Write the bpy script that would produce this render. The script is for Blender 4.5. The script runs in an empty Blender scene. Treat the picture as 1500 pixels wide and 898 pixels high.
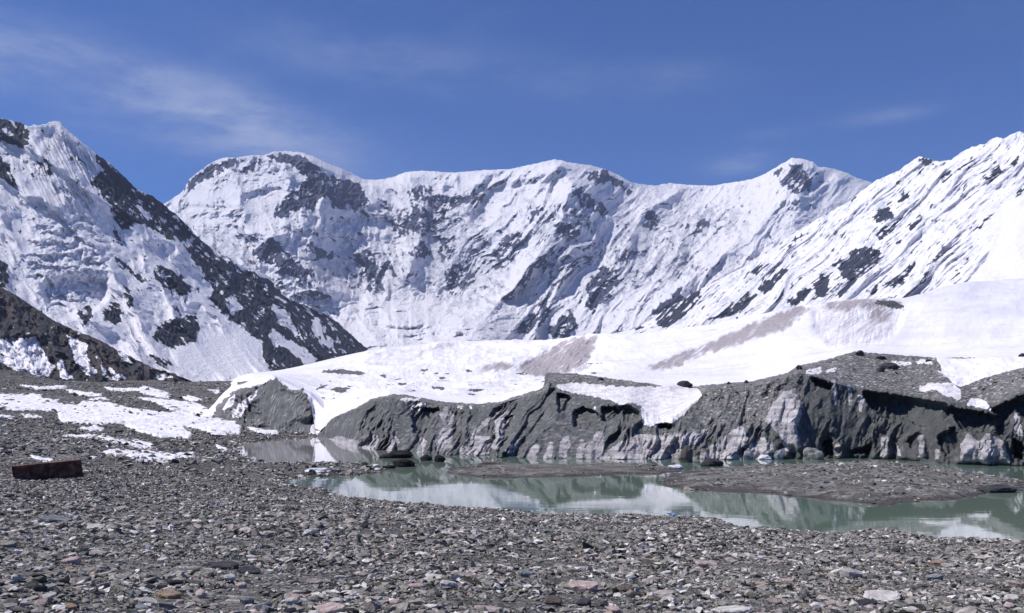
import bpy, bmesh, math, random, time
import numpy as np
from mathutils import Vector, Matrix, Euler
T0 = time.time()
R = math.radians
random.seed(11); RNG = np.random.default_rng(11)
SC = bpy.context.scene; C = SC.collection

# ---------------------------------------------------------------- camera, sky, sun, exposure
F = 1440.0; HOR = 590.0; CX = 750.0; H = 9.0        # focal length (px of the 1500 px photo), eye level row, eye height over the lake
cam_d = bpy.data.cameras.new('camera'); cam = bpy.data.objects.new('camera', cam_d); C.objects.link(cam)
cam.location = (0, 0, H); cam.rotation_euler = (R(90), 0, 0)
cam_d.sensor_width = 36; cam_d.lens = 36*F/1500; cam_d.shift_y = (HOR-449)/1500
cam_d.clip_start = 0.1; cam_d.clip_end = 60000
SC.camera = cam
SUN_EL, SUN_AZ = 54.0, -88.0     # azimuth from the view direction (+Y), negative = left
sd = Vector((math.sin(R(SUN_AZ))*math.cos(R(SUN_EL)), math.cos(R(SUN_AZ))*math.cos(R(SUN_EL)), math.sin(R(SUN_EL))))
sun_d = bpy.data.lights.new('sun', 'SUN'); sun = bpy.data.objects.new('sun', sun_d); C.objects.link(sun)
sun_d.energy = 4.7; sun_d.angle = R(0.53); sun_d.color = (1.0, 0.965, 0.93)
sun.rotation_euler = sd.to_track_quat('Z', 'Y').to_euler(); sun.location = (-50, 0, 100)
W = bpy.data.worlds.new('World'); SC.world = W; W.use_nodes = True
SC.view_settings.view_transform = 'Standard'; SC.view_settings.look = 'None'
SC.view_settings.exposure = 0.05; SC.view_settings.gamma = 1.0
SC.cycles.max_bounces = 6; SC.cycles.diffuse_bounces = 3; SC.cycles.glossy_bounces = 3
SC.cycles.volume_bounces = 0; SC.cycles.transparent_max_bounces = 4; SC.cycles.use_denoising = True

class NT:
    """small helper that writes node trees"""
    def __init__(s, tree): s.t = tree; s.n = tree.nodes; s.l = tree.links
    def node(s, typ, **kw):
        n = s.n.new(typ)
        for k, v in kw.items(): setattr(n, k, v)
        return n
    def put(s, sock, v):
        if v is None: return
        if isinstance(v, bpy.types.NodeSocket): s.l.new(v, sock)
        else:
            if isinstance(v, (tuple, list)) and sock.type == 'RGBA' and len(v) == 3: v = (*v, 1)
            sock.default_value = v
    def math(s, op, a, b=None, c=None, clamp=False):
        n = s.node('ShaderNodeMath', operation=op, use_clamp=clamp)
        s.put(n.inputs[0], a); s.put(n.inputs[1], b)
        if c is not None: s.put(n.inputs[2], c)
        return n.outputs[0]
    def mix(s, f, a, b, blend='MIX'):
        n = s.node('ShaderNodeMix', data_type='RGBA', blend_type=blend)
        s.put(n.inputs[0], f); s.put(n.inputs[6], a); s.put(n.inputs[7], b)
        return n.outputs[2]
    def noise(s, vec, scale, detail=4, rough=.55, dist=0.0):
        n = s.node('ShaderNodeTexNoise'); s.put(n.inputs['Vector'], vec); n.inputs['Scale'].default_value = scale
        n.inputs['Detail'].default_value = detail; n.inputs['Roughness'].default_value = rough; n.inputs['Distortion'].default_value = dist
        return n.outputs[0]
    def voro(s, vec, scale, feature='F1', rnd=1.0):
        n = s.node('ShaderNodeTexVoronoi', feature=feature); s.put(n.inputs['Vector'], vec)
        n.inputs['Scale'].default_value = scale; n.inputs['Randomness'].default_value = rnd
        return n
    def ramp(s, f, stops, interp='LINEAR'):
        n = s.node('ShaderNodeValToRGB'); cr = n.color_ramp; cr.interpolation = interp
        while len(cr.elements) < len(stops): cr.elements.new(.5)
        for e, (p, c) in zip(cr.elements, stops): e.position = p; e.color = (*c, 1) if len(c) == 3 else c
        s.put(n.inputs[0], f); return n.outputs[0]
    def step(s, x, lo, hi):
        n = s.node('ShaderNodeMapRange', interpolation_type='SMOOTHSTEP'); s.put(n.inputs[0], x)
        n.inputs[1].default_value = lo; n.inputs[2].default_value = hi
        return n.outputs[0]
    def mapping(s, vec, scale=(1,1,1), rot=(0,0,0), loc=(0,0,0)):
        n = s.node('ShaderNodeMapping'); s.put(n.inputs[0], vec)
        n.inputs['Scale'].default_value = scale; n.inputs['Rotation'].default_value = rot; n.inputs['Location'].default_value = loc
        return n.outputs[0]
    def attr(s, name):
        return s.node('ShaderNodeAttribute', attribute_name=name).outputs['Fac']
    def pos(s): return s.node('ShaderNodeNewGeometry').outputs['Position']

def build_world():
    t = NT(W.node_tree); t.n.clear()
    sky = t.node('ShaderNodeTexSky', sky_type='NISHITA'); sky.sun_disc = False
    sky.sun_elevation = R(SUN_EL); sky.sun_rotation = R(SUN_AZ)
    sky.altitude = 3000; sky.air_density = 1.0; sky.dust_density = 0.15; sky.ozone_density = 4.0
    d = t.node('ShaderNodeTexCoord').outputs['Generated']
    sp = t.node('ShaderNodeSeparateXYZ'); t.put(sp.inputs[0], d)
    az = t.math('ARCTAN2', sp.outputs[0], sp.outputs[1]); el = t.math('ARCSINE', sp.outputs[2])
    cb = t.node('ShaderNodeCombineXYZ'); t.put(cb.inputs[0], az); t.put(cb.inputs[1], el)
    v = cb.outputs[0]
    warp = t.noise(v, 3.0, 3)
    m1 = t.mapping(v, (1.0, 2.5, 1), (0, 0, R(9)))
    wisps = t.noise(m1, 4.6, 9, .68, 0.25)
    wide = t.noise(t.mapping(v, (1, 2.2, 1), (0, 0, R(10)), (3.1, 1.7, 0)), 2.0, 4, .5, .3)
    def blob(px, py, rx, ry, ang=0.0):
        a = math.atan((px-CX)/F); e = math.atan((HOR-py)/F)
        dx = t.math('SUBTRACT', az, a); dy = t.math('SUBTRACT', el, e)
        c, s_ = math.cos(R(ang)), math.sin(R(ang))
        u = t.math('ADD', t.math('MULTIPLY', dx, c), t.math('MULTIPLY', dy, s_))
        w = t.math('SUBTRACT', t.math('MULTIPLY', dy, c), t.math('MULTIPLY', dx, s_))
        u = t.math('DIVIDE', u, rx/F); w = t.math('DIVIDE', w, ry/F)
        r2 = t.math('ADD', t.math('MULTIPLY', u, u), t.math('MULTIPLY', w, w))
        return t.math('EXPONENT', t.math('MULTIPLY', r2, -1.0))
    tot = None
    for b, k in (((215, 165, 270, 44, -12), .95), ((330, 196, 105, 34, -12), .75), ((60, 130, 190, 34, -8), .42), ((230, 200, 200, 40, -8), .22), ((600, 96, 300, 36, -6), .26),
                 ((1100, 248, 60, 16, 8), .5), ((1120, 208, 40, 9, 0), .3), ((1290, 198, 60, 9, 3), .3), ((330, 232, 140, 20, -4), .22), ((1000, 120, 100, 20, 0), .2)):
        x = t.math('MULTIPLY', blob(*b), k); tot = x if tot is None else t.math('ADD', tot, x)
    tex = t.step(wisps, .38, .76)
    here = t.math('MULTIPLY', tot, t.math('ADD', t.math('MULTIPLY', tex, .95), .12))
    every = t.math('MULTIPLY', t.math('MULTIPLY', t.step(wide, .52, .85), tex), .30)
    m = t.math('MULTIPLY', t.math('SUBTRACT', 1.0, t.math('EXPONENT', t.math('MULTIPLY', t.math('ADD', here, every), -1.0))), 1.0)
    # clouds are a pale veil of scattered sunlight
    col = t.mix(1.0, sky.outputs[0], (0.59, 0.99, 1.64), 'MULTIPLY')
    col = t.mix(m, col, (7.0, 7.9, 10.8))
    bg = t.node('ShaderNodeBackground'); t.put(bg.inputs[0], col); bg.inputs[1].default_value = SKY_K
    o = t.node('ShaderNodeOutputWorld'); t.l.new(bg.outputs[0], o.inputs[0])
SKY_K = 0.068
build_world()

# ---------------------------------------------------------------- numeric tools
_perm = {}
def perlin(x, y, seed=0):
    if seed not in _perm:
        r = np.random.default_rng(seed+77); a = r.random(65536)*2*np.pi
        _perm[seed] = (np.cos(a).astype(np.float32), np.sin(a).astype(np.float32))
    gx, gy = _perm[seed]
    xi = np.floor(x).astype(np.int64); yi = np.floor(y).astype(np.int64)
    xf = (x-xi).astype(np.float32); yf = (y-yi).astype(np.float32)
    def g(ix, iy, dx, dy):
        h = (ix*374761393 + iy*668265263) & 0xFFFFFFFF
        h = ((h ^ (h >> 13))*1274126177) & 0xFFFFFFFF
        h = (h ^ (h >> 16)) & 65535
        return gx[h]*dx + gy[h]*dy
    u = xf*xf*xf*(xf*(xf*6-15)+10); v = yf*yf*yf*(yf*(yf*6-15)+10)
    a = g(xi, yi, xf, yf); b = g(xi+1, yi, xf-1, yf); c = g(xi, yi+1, xf, yf-1); d = g(xi+1, yi+1, xf-1, yf-1)
    return ((a+(b-a)*u)*(1-v)+(c+(d-c)*u)*v)*1.5
def fbm(x, y, oct=5, gain=.5, lac=2.03, seed=0):
    s = 0; a = 1; n = 0
    for i in range(oct):
        s = s+a*perlin(x+i*17.3, y-i*9.1, seed+i); n += a; a *= gain; x = x*lac; y = y*lac
    return s/n*1.6
def ridged(x, y, oct=5, gain=.55, lac=2.07, seed=0):
    s = 0; a = 1; n = 0; w = 1
    for i in range(oct):
        r = 1-np.abs(perlin(x+i*11.7, y+i*5.3, seed+i))*1.6; r = np.clip(r, 0, 1)**2
        s = s+a*r*w; w = np.clip(r*1.6, 0, 1)*.7+.3; n += a; a *= gain; x = x*lac; y = y*lac
    return s/n
def ss(x, a, b):
    t = np.clip((x-a)/(b-a), 0, 1); return t*t*(3-2*t)
def ip(pts, x, k=1):
    p = np.array(pts, float); return np.interp(x, p[:, 0], p[:, k])
MX0, MX1, MY0, MY1 = -420, 2320, 100, 760
def smooth_cols(q, cols, w=10):
    u = np.arange(cols[0], cols[-1]+1, 1.5); v = np.interp(u, cols, q); n = int(3*w/1.5); k = np.exp(-.5*((np.arange(-n, n+1)*1.5)/w)**2); k /= k.sum()
    return np.interp(cols, u, np.convolve(np.pad(v, n, mode='reflect', reflect_type='odd'), k, 'valid'))
class Mask:
    """traced outlines, rasterised at one cell per photo pixel and softened"""
    def __init__(s): s.a = np.zeros((MY1-MY0, MX1-MX0), np.float32)
    def poly(s, pts, v=1.0):
        p = np.array(pts, float); x0 = max(int(p[:, 0].min())-1, MX0); x1 = min(int(p[:, 0].max())+2, MX1)
        y0 = max(int(p[:, 1].min())-1, MY0); y1 = min(int(p[:, 1].max())+2, MY1)
        X, Y = np.meshgrid(np.arange(x0, x1)+.5, np.arange(y0, y1)+.5); ins = np.zeros(X.shape, bool)
        n = len(p)
        for i in range(n):
            xa, ya = p[i]; xb, yb = p[(i+1) % n]
            if ya == yb: continue
            c = ((ya > Y) != (yb > Y)) & (X < (xb-xa)*(Y-ya)/(yb-ya)+xa); ins ^= c
        sub = s.a[y0-MY0:y1-MY0, x0-MX0:x1-MX0]; sub[ins] = v; return s
    def blur(s, r):
        a = s.a
        for _ in range(2):
            for ax in (0, 1):
                k = np.pad(a, [(r+1, r) if ax == i else (0, 0) for i in (0, 1)], mode='edge').cumsum(axis=ax, dtype=np.float64)
                a = ((k[2*r+1:] - k[:-2*r-1]) if ax == 0 else (k[:, 2*r+1:]-k[:, :-2*r-1]))/(2*r+1)
        s.a = a.astype(np.float32); return s
    def at(s, px, py):
        x = np.clip(px-MX0-.5, 0, s.a.shape[1]-1.01); y = np.clip(py-MY0-.5, 0, s.a.shape[0]-1.01)
        xi = x.astype(int); yi = y.astype(int); fx = x-xi; fy = y-yi; a = s.a
        return (a[yi, xi]*(1-fx)+a[yi, xi+1]*fx)*(1-fy)+(a[yi+1, xi]*(1-fx)+a[yi+1, xi+1]*fx)*fy
def world_of(px, py, D):
    return np.stack([(px-CX)/F*D, D, H-(py-HOR)/F*D], -1)

def unit(a): return (a-a.mean())/a.std()
def rock_field(k, PX, PY, streak, extra, jit=4.0, lo=.60, gain=.60, amp=.22, sw=1.0):
    M = k.at(PX+jit*fbm(PX/13, PY/13, 4, .6, seed=870), PY+jit*fbm(PX/13, PY/13, 4, .6, seed=871))
    return M, .5+(M-lo)*gain+amp*unit(sw*unit(streak)+.9*unit(fbm(PX/11, PY/11, 5, .65, seed=872))+extra)
# ---------------------------------------------------------------- object tools
def tag(o, label=None, cat=None, group=None, kind=None):
    if label: o['label'] = label
    if cat: o['category'] = cat
    if group: o['group'] = group
    if kind: o['kind'] = kind
    return o
def grid_mesh(name, P, mat, attrs=None, keep=None, smooth=True, flip=False):
    nr, nc = P.shape[:2]; idx = np.arange(nr*nc).reshape(nr, nc)
    q = np.stack([idx[:-1, :-1], idx[:-1, 1:], idx[1:, 1:], idx[1:, :-1]], -1)
    if keep is not None:
        k = keep[:-1, :-1] | keep[:-1, 1:] | keep[1:, 1:] | keep[1:, :-1]; q = q[k]
        used = np.unique(q); rm = -np.ones(nr*nc, int); rm[used] = np.arange(len(used)); q = rm[q]
        V = P.reshape(-1, 3)[used]
    else: V = P.reshape(-1, 3); used = None
    q = q.reshape(-1, 4)
    if flip: q = q[:, ::-1]
    me = bpy.data.meshes.new(name); me.vertices.add(len(V)); me.vertices.foreach_set('co', V.astype(np.float32).ravel())
    me.loops.add(q.size); me.loops.foreach_set('vertex_index', q.astype(np.int32).ravel())
    me.polygons.add(len(q)); me.polygons.foreach_set('loop_start', np.arange(0, q.size, 4, dtype=np.int32))
    me.polygons.foreach_set('loop_total', np.full(len(q), 4, np.int32))
    me.polygons.foreach_set('use_smooth', np.full(len(q), smooth))
    for k, a in (attrs or {}).items():
        a = np.broadcast_to(a, (nr, nc)).reshape(-1)
        if used is not None: a = a[used]
        at = me.attributes.new(k, 'FLOAT', 'POINT'); at.data.foreach_set('value', a.astype(np.float32))
    me.update(); me.validate()
    me.materials.append(mat)
    o = bpy.data.objects.new(name, me); C.objects.link(o); return o
def face_depth(cols, PY, D, T, yb, yc, db, dc, back, curve=1.0, mixk=0.0):
    ycs = smooth_cols(yc, cols, 26); ts = np.clip((yb-PY)/(yb-ycs), 0, 1.25)
    f = (1-mixk)*ts+mixk*ts**curve
    Df = db+(dc-db)*f
    return np.where(T > 1, Df+np.clip(T-2, 0, 1)*back, D)
def rail_sheet(cols, rails, rows):
    """rails: list of (y(px), D(px)) from bottom to top; returns PX, PY, D, T (rail coordinate)"""
    ys = []; ds = []; ts = []
    for i, n in enumerate(rows):
        (ya, da), (yb, db) = rails[i], rails[i+1]
        for j in range(n + (1 if i == len(rows)-1 else 0)):
            t = j/n; ys.append(ya+(yb-ya)*t); ds.append(da+(db-da)*t); ts.append(np.full_like(cols, i+t))
    return np.broadcast_to(cols, (len(ys), len(cols))).copy(), np.array(ys), np.array(ds), np.array(ts)
def rot(px, py, phi):
    c, s = math.cos(R(phi)), math.sin(R(phi)); return px*c+py*s, -px*s+py*c     # across, along a gully leaning phi degrees to the left going down

# ---------------------------------------------------------------- materials
def new_mat(name):
    m = bpy.data.materials.new(name); m.use_nodes = True; t = NT(m.node_tree); t.n.clear()
    b = t.node('ShaderNodeBsdfPrincipled'); o = t.node('ShaderNodeOutputMaterial'); t.l.new(b.outputs[0], o.inputs[0])
    return m, t, b
def bump(t, b, h, dist, strength=1.0, prev=None):
    n = t.node('ShaderNodeBump'); t.put(n.inputs['Height'], h); n.inputs['Distance'].default_value = dist
    n.inputs['Strength'].default_value = strength
    if prev is not None: t.l.new(prev, n.inputs['Normal'])
    t.l.new(n.outputs[0], b.inputs['Normal']); return n.outputs[0]
SNOW = (0.85, 0.83, 0.875)
def mountain_mat(name, sc, rock_a, rock_b, rock_c, phi, amp=.16, bumpd=6.0):
    m, t, b = new_mat(name); P = t.pos()
    mp = t.mapping(P, (1, 1, .45), (0, R(phi), 0))
    n1 = t.noise(mp, sc, 6, .62); n2 = t.noise(P, sc*2.7, 5, .6); n3 = t.noise(P, sc*.25, 3)
    f = t.math('ADD', t.attr('rock'), t.math('MULTIPLY', t.math('SUBTRACT', n1, .5), amp*2))
    f = t.math('ADD', f, t.math('MULTIPLY', t.math('SUBTRACT', n2, .5), amp))
    f = t.step(f, .45, .57)
    rc = t.mix(t.step(n2, .38, .62), rock_a, rock_b); rc = t.mix(t.step(n3, .45, .65), rc, rock_c)
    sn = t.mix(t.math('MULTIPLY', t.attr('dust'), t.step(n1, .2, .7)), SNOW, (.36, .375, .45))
    t.put(b.inputs['Base Color'], t.mix(f, sn, rc)); b.inputs['Roughness'].default_value = .8
    b.inputs['Specular IOR Level'].default_value = .15
    h = t.math('ADD', t.math('MULTIPLY', n2, .6), n1)
    bump(t, b, h, bumpd, .8)
    return m
M_FAR = mountain_mat('snow_and_rock_far', 1/24, (.085, .105, .175), (.036, .048, .092), (.105, .11, .16), 35, .17, 24)  # rock lightened towards blue: distance haze painted into its colours
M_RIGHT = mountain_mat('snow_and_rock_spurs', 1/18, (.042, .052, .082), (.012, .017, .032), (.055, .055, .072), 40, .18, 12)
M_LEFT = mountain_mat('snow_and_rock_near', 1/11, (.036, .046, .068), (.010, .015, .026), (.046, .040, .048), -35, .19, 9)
M_RIDGE = mountain_mat('dark_rock_with_snow', 1/7, (.06, .06, .064), (.02, .021, .025), (.085, .066, .06), -30, .18, 4)

def gravel_cols(t, val):
    return t.ramp(val, [(0, (.035, .037, .035)), (.18, (.085, .088, .084)), (.38, (.15, .15, .145)), (.56, (.22, .20, .20)),
                        (.70, (.14, .155, .16)), (.82, (.30, .265, .255)), (.91, (.20, .165, .125)), (.95, (.48, .46, .455)), (1, (.66, .64, .64))])
def ground_mat():
    m, t, b = new_mat('gravel_ground'); P = t.pos()
    flat = t.mapping(P, (1, 1, .35))
    v1 = t.voro(flat, 11); v2 = t.voro(flat, 3.2); v3 = t.voro(flat, 1.1)
    def rnd(v):
        s = t.node('ShaderNodeSeparateColor'); t.put(s.inputs[0], v.outputs['Color']); return s.outputs[0]
    c1 = gravel_cols(t, t.math('POWER', rnd(v1), 1.35)); c2 = gravel_cols(t, rnd(v2)); c3 = gravel_cols(t, rnd(v3))
    c = t.mix(.45, c1, c2); c = t.mix(t.attr('farmix'), c, t.mix(.6, c, c3))
    big = t.noise(P, .12, 5, .6); c = t.mix(1.0, c, t.ramp(big, [(.3, (.46, .45, .41)), (.7, (1.05, 1.02, .98))]), 'MULTIPLY')
    far = t.noise(P, .05, 8, .72); c = t.mix(t.math('MULTIPLY', t.step(far, .45, .65), t.attr('farmix')), c, (.075, .068, .062))
    sz = t.node('ShaderNodeSeparateXYZ'); t.put(sz.inputs[0], P)
    wet = t.math('SUBTRACT', 1.0, t.step(t.math('ADD', sz.outputs[2], t.math('MULTIPLY', t.math('SUBTRACT', big, .5), .5)), .02, .32))
    c = t.mix(t.math('MULTIPLY', wet, .75), c, (.05, .04, .033))
    t.put(b.inputs['Base Color'], c); b.inputs['Roughness'].default_value = .85; b.inputs['Specular IOR Level'].default_value = .2
    h = t.math('SUBTRACT', 1.0, v1.outputs['Distance'])
    n = bump(t, b, h, .05, .9); h2 = t.math('SUBTRACT', 1.0, v2.outputs['Distance']); n = bump(t, b, h2, .12, .8, n)
    return m
M_GROUND = ground_mat()
def island_mat():
    m, t, b = new_mat('muddy_gravel'); P = t.pos()
    v1 = t.voro(t.mapping(P, (1, 1, .4)), 2.4); s = t.node('ShaderNodeSeparateColor'); t.put(s.inputs[0], v1.outputs['Color'])
    n1 = t.noise(P, .25, 6, .65); n2 = t.noise(t.mapping(P, (.5, 1.6, 1)), .5, 5, .6)
    c = gravel_cols(t, t.math('MULTIPLY', s.outputs[0], .93))
    mud = t.mix(t.step(n2, .35, .65), (.085, .078, .066), (.175, .165, .15))
    red = t.noise(t.mapping(P, (.35, 1.3, 1), (0, 0, R(8))), .35, 5, .65); mud = t.mix(t.step(red, .56, .64), mud, (.045, .026, .02))
    c = t.mix(t.step(t.math('ADD', n1, t.math('MULTIPLY', t.attr('mud'), .3)), .52, .62), c, mud)
    sz = t.node('ShaderNodeSeparateXYZ'); t.put(sz.inputs[0], P)
    wet = t.math('SUBTRACT', 1.0, t.step(t.math('ADD', sz.outputs[2], t.math('MULTIPLY', t.math('SUBTRACT', n2, .5), .5)), .03, .35))
    c = t.mix(t.math('MULTIPLY', wet, .8), c, (.052, .036, .027))
    t.put(b.inputs['Base Color'], c); t.put(b.inputs['Roughness'], t.math('SUBTRACT', .88, t.math('MULTIPLY', wet, .4)))
    b.inputs['Specular IOR Level'].default_value = .25
    bump(t, b, t.math('ADD', t.math('SUBTRACT', 1.0, v1.outputs['Distance']), n2), .12, .8)
    return m
M_ISLAND = island_mat()
def glacier_mat():
    m, t, b = new_mat('glacier_ice_and_debris'); P = t.pos()
    n1 = t.noise(P, .45, 7, .65); n2 = t.noise(P, 2.6, 5, .6); n3 = t.noise(t.mapping(P, (1, 1, .16), (0, R(24), 0)), .9, 6, .62)
    n4 = t.noise(P, .06, 4); lay = t.noise(t.mapping(P, (.22, .22, 2.6), (0, R(-8), 0)), .6, 5, .6, .5)
    v = t.voro(P, 2.6); s = t.node('ShaderNodeSeparateColor'); t.put(s.inputs[0], v.outputs['Color'])
    def cls(name, a, w=(.44, .56), src=None):
        return t.step(t.math('ADD', t.attr(name), t.math('MULTIPLY', t.math('SUBTRACT', src or n1, .5), a)), *w)
    # debris: stony on flats, streaked mud on the wall
    stones = gravel_cols(t, s.outputs[0])
    mud = t.ramp(n3, [(.30, (.06, .062, .063)), (.46, (.105, .107, .105)), (.56, (.16, .158, .158)), (.66, (.30, .285, .295))])
    sx = t.node('ShaderNodeSeparateXYZ'); t.put(sx.inputs[0], P)
    mud = t.mix(t.math('MULTIPLY', t.step(sx.outputs[0], 38, 52), .55), mud, (.05, .052, .054)); mud = t.mix(t.step(n4, .4, .65), mud, t.mix(.5, mud, (.09, .098, .09)))
    deb = t.mix(t.attr('stony'), mud, stones)
    ice = t.ramp(t.math('ADD', t.math('MULTIPLY', lay, .6), t.math('MULTIPLY', n3, .4)), [(.36, (.14, .13, .13)), (.46, (.29, .275, .28)), (.56, (.48, .445, .455)), (.7, (.64, .61, .63))])
    dust = t.mix(t.step(n1, .35, .65), (.36, .315, .325), (.25, .215, .225))
    dust = t.mix(t.step(n3, .45, .62), dust, (.45, .41, .43))
    lowf = t.noise(t.mapping(P, (.6, 1, 1)), .018, 7, .66); snow = t.mix(t.step(lowf, .36, .62), (.83, .81, .85), (.755, .73, .775))
    cr = t.noise(t.mapping(P, (.35, 1.2, 1.2), (0, 0, R(18))), .03, 5, .6, .6); line = t.math('SUBTRACT', 1.0, t.step(t.math('ABSOLUTE', t.math('SUBTRACT', cr, .5)), .0, .012))
    snow = t.mix(t.math('MULTIPLY', line, t.math('MULTIPLY', t.step(n4, .45, .6), .55)), snow, (.42, .40, .43))
    grit = t.noise(t.mapping(P, (.5, 1, 1)), .22, 6, .7); snow = t.mix(t.math('MULTIPLY', t.step(grit, .60, .74), .3), snow, (.50, .46, .48))
    col = t.mix(cls('dust', .8, (.28, .88)), snow, dust)
    col = t.mix(cls('dirt', .5), col, deb)
    col = t.mix(cls('ice', .9, (.42, .58), n3), col, ice)
    col = t.mix(cls('snow', .9, (.42, .54)), col, t.mix(t.step(n2, .55, .72), t.mix(t.step(n1, .42, .62), SNOW, (.70, .64, .64)), (.44, .39, .39)))
    t.put(b.inputs['Base Color'], col); b.inputs['Roughness'].default_value = .75; b.inputs['Specular IOR Level'].default_value = .2
    rough = t.math('SUBTRACT', 1.0, t.math('MULTIPLY', t.math('SUBTRACT', 1.0, cls('dirt', .5)), .8))
    h = t.math('MULTIPLY', t.math('ADD', t.math('ADD', n3, t.math('MULTIPLY', n1, .45)), t.math('MULTIPLY', n2, .25)), rough)
    bump(t, b, h, .7, .75)
    return m
M_GLACIER = glacier_mat()
def snow_mat():
    m, t, b = new_mat('old_snow'); P = t.pos(); n = t.noise(P, .8, 6, .6); n2 = t.noise(P, 6, 5, .7)
    ed = t.step(t.math('ADD', t.attr('edge'), t.math('MULTIPLY', t.math('SUBTRACT', n2, .5), .9)), .30, .52)
    dirty = t.mix(t.step(n2, .62, .72), t.mix(t.step(n, .35, .7), (.84, .82, .86), (.78, .75, .78)), (.40, .36, .34))
    t.put(b.inputs['Base Color'], t.mix(ed, (.26, .24, .23), dirty))
    b.inputs['Roughness'].default_value = .7; b.inputs['Specular IOR Level'].default_value = .2
    bump(t, b, n, .25, .7); return m
M_SNOW = snow_mat()
def water_mat():
    m, t, b = new_mat('milky_green_water'); P = t.pos()
    n = t.noise(t.mapping(P, (.35, 1.0, 1), (0, 0, R(12))), .5, 4, .55, .4); big = t.noise(P, .03, 4, .55)
    t.put(b.inputs['Base Color'], t.mix(t.step(big, .35, .65), (.12, .175, .135), (.155, .205, .165)))
    wp = t.node('ShaderNodeSeparateXYZ'); t.put(wp.inputs[0], P)
    silt = t.math('MULTIPLY', t.step(wp.outputs[1], 115, 175), t.step(t.math('MULTIPLY', wp.outputs[0], -1.0), 14, 34))
    base = t.mix(t.step(big, .35, .65), (.13, .185, .14), (.165, .215, .17))
    t.put(b.inputs['Base Color'], t.mix(silt, base, (.36, .345, .345)))
    t.put(b.inputs['Roughness'], t.math('ADD', .02, t.math('MULTIPLY', t.step(t.noise(t.mapping(P, (.25, 1, 1)), .09, 4, .6), .5, .7), .04)))
    b.inputs['IOR'].default_value = 1.33
    bump(t, b, n, .015, .3)
    return m
M_WATER = water_mat()
def stone_mat(name, stops=None, rnd=True):
    m, t, b = new_mat(name); oi = t.node('ShaderNodeObjectInfo')
    tc = t.node('ShaderNodeTexCoord').outputs['Object']; n = t.noise(tc, 3.0, 6, .65); n2 = t.noise(tc, 14, 3, .6)
    st = stops or [(0, (.040, .040, .034)), (.15, (.115, .114, .098)), (.32, (.23, .225, .20)), (.50, (.36, .325, .305)),
                   (.62, (.22, .228, .205)), (.74, (.47, .42, .40)), (.84, (.28, .225, .175)), (.90, (.56, .53, .50)), (1, (.82, .80, .77))]
    c = t.ramp(oi.outputs['Random'], st)
    c = t.mix(1.0, c, t.ramp(n, [(.3, (.55, .55, .55)), (.7, (1.35, 1.32, 1.3))]), 'MULTIPLY')
    t.put(b.inputs['Base Color'], c); b.inputs['Roughness'].default_value = .85; b.inputs['Specular IOR Level'].default_value = .1
    bump(t, b, t.math('ADD', n, t.math('MULTIPLY', n2, .4)), .06, .6)
    return m
M_STONE = stone_mat('mixed_stone')
def cstone(name, c, v=.22):
    return stone_mat(name, [(0, tuple(k*(1-v) for k in c)), (1, tuple(k*(1+v) for k in c))])
STONES = {'grey': cstone('grey_stone', (.22, .218, .20)), 'pink': cstone('pink_stone', (.42, .335, .315)), 'white': cstone('white_stone', (.62, .60, .61), .12),
          'dark': cstone('dark_stone', (.055, .056, .062)), 'tan': cstone('tan_stone', (.27, .20, .145)), 'pale': cstone('pale_grey_stone', (.48, .455, .44)),
          'blue': cstone('blue_grey_stone', (.22, .235, .25)), 'brown': cstone('brown_stone', (.13, .112, .10))}

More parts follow.
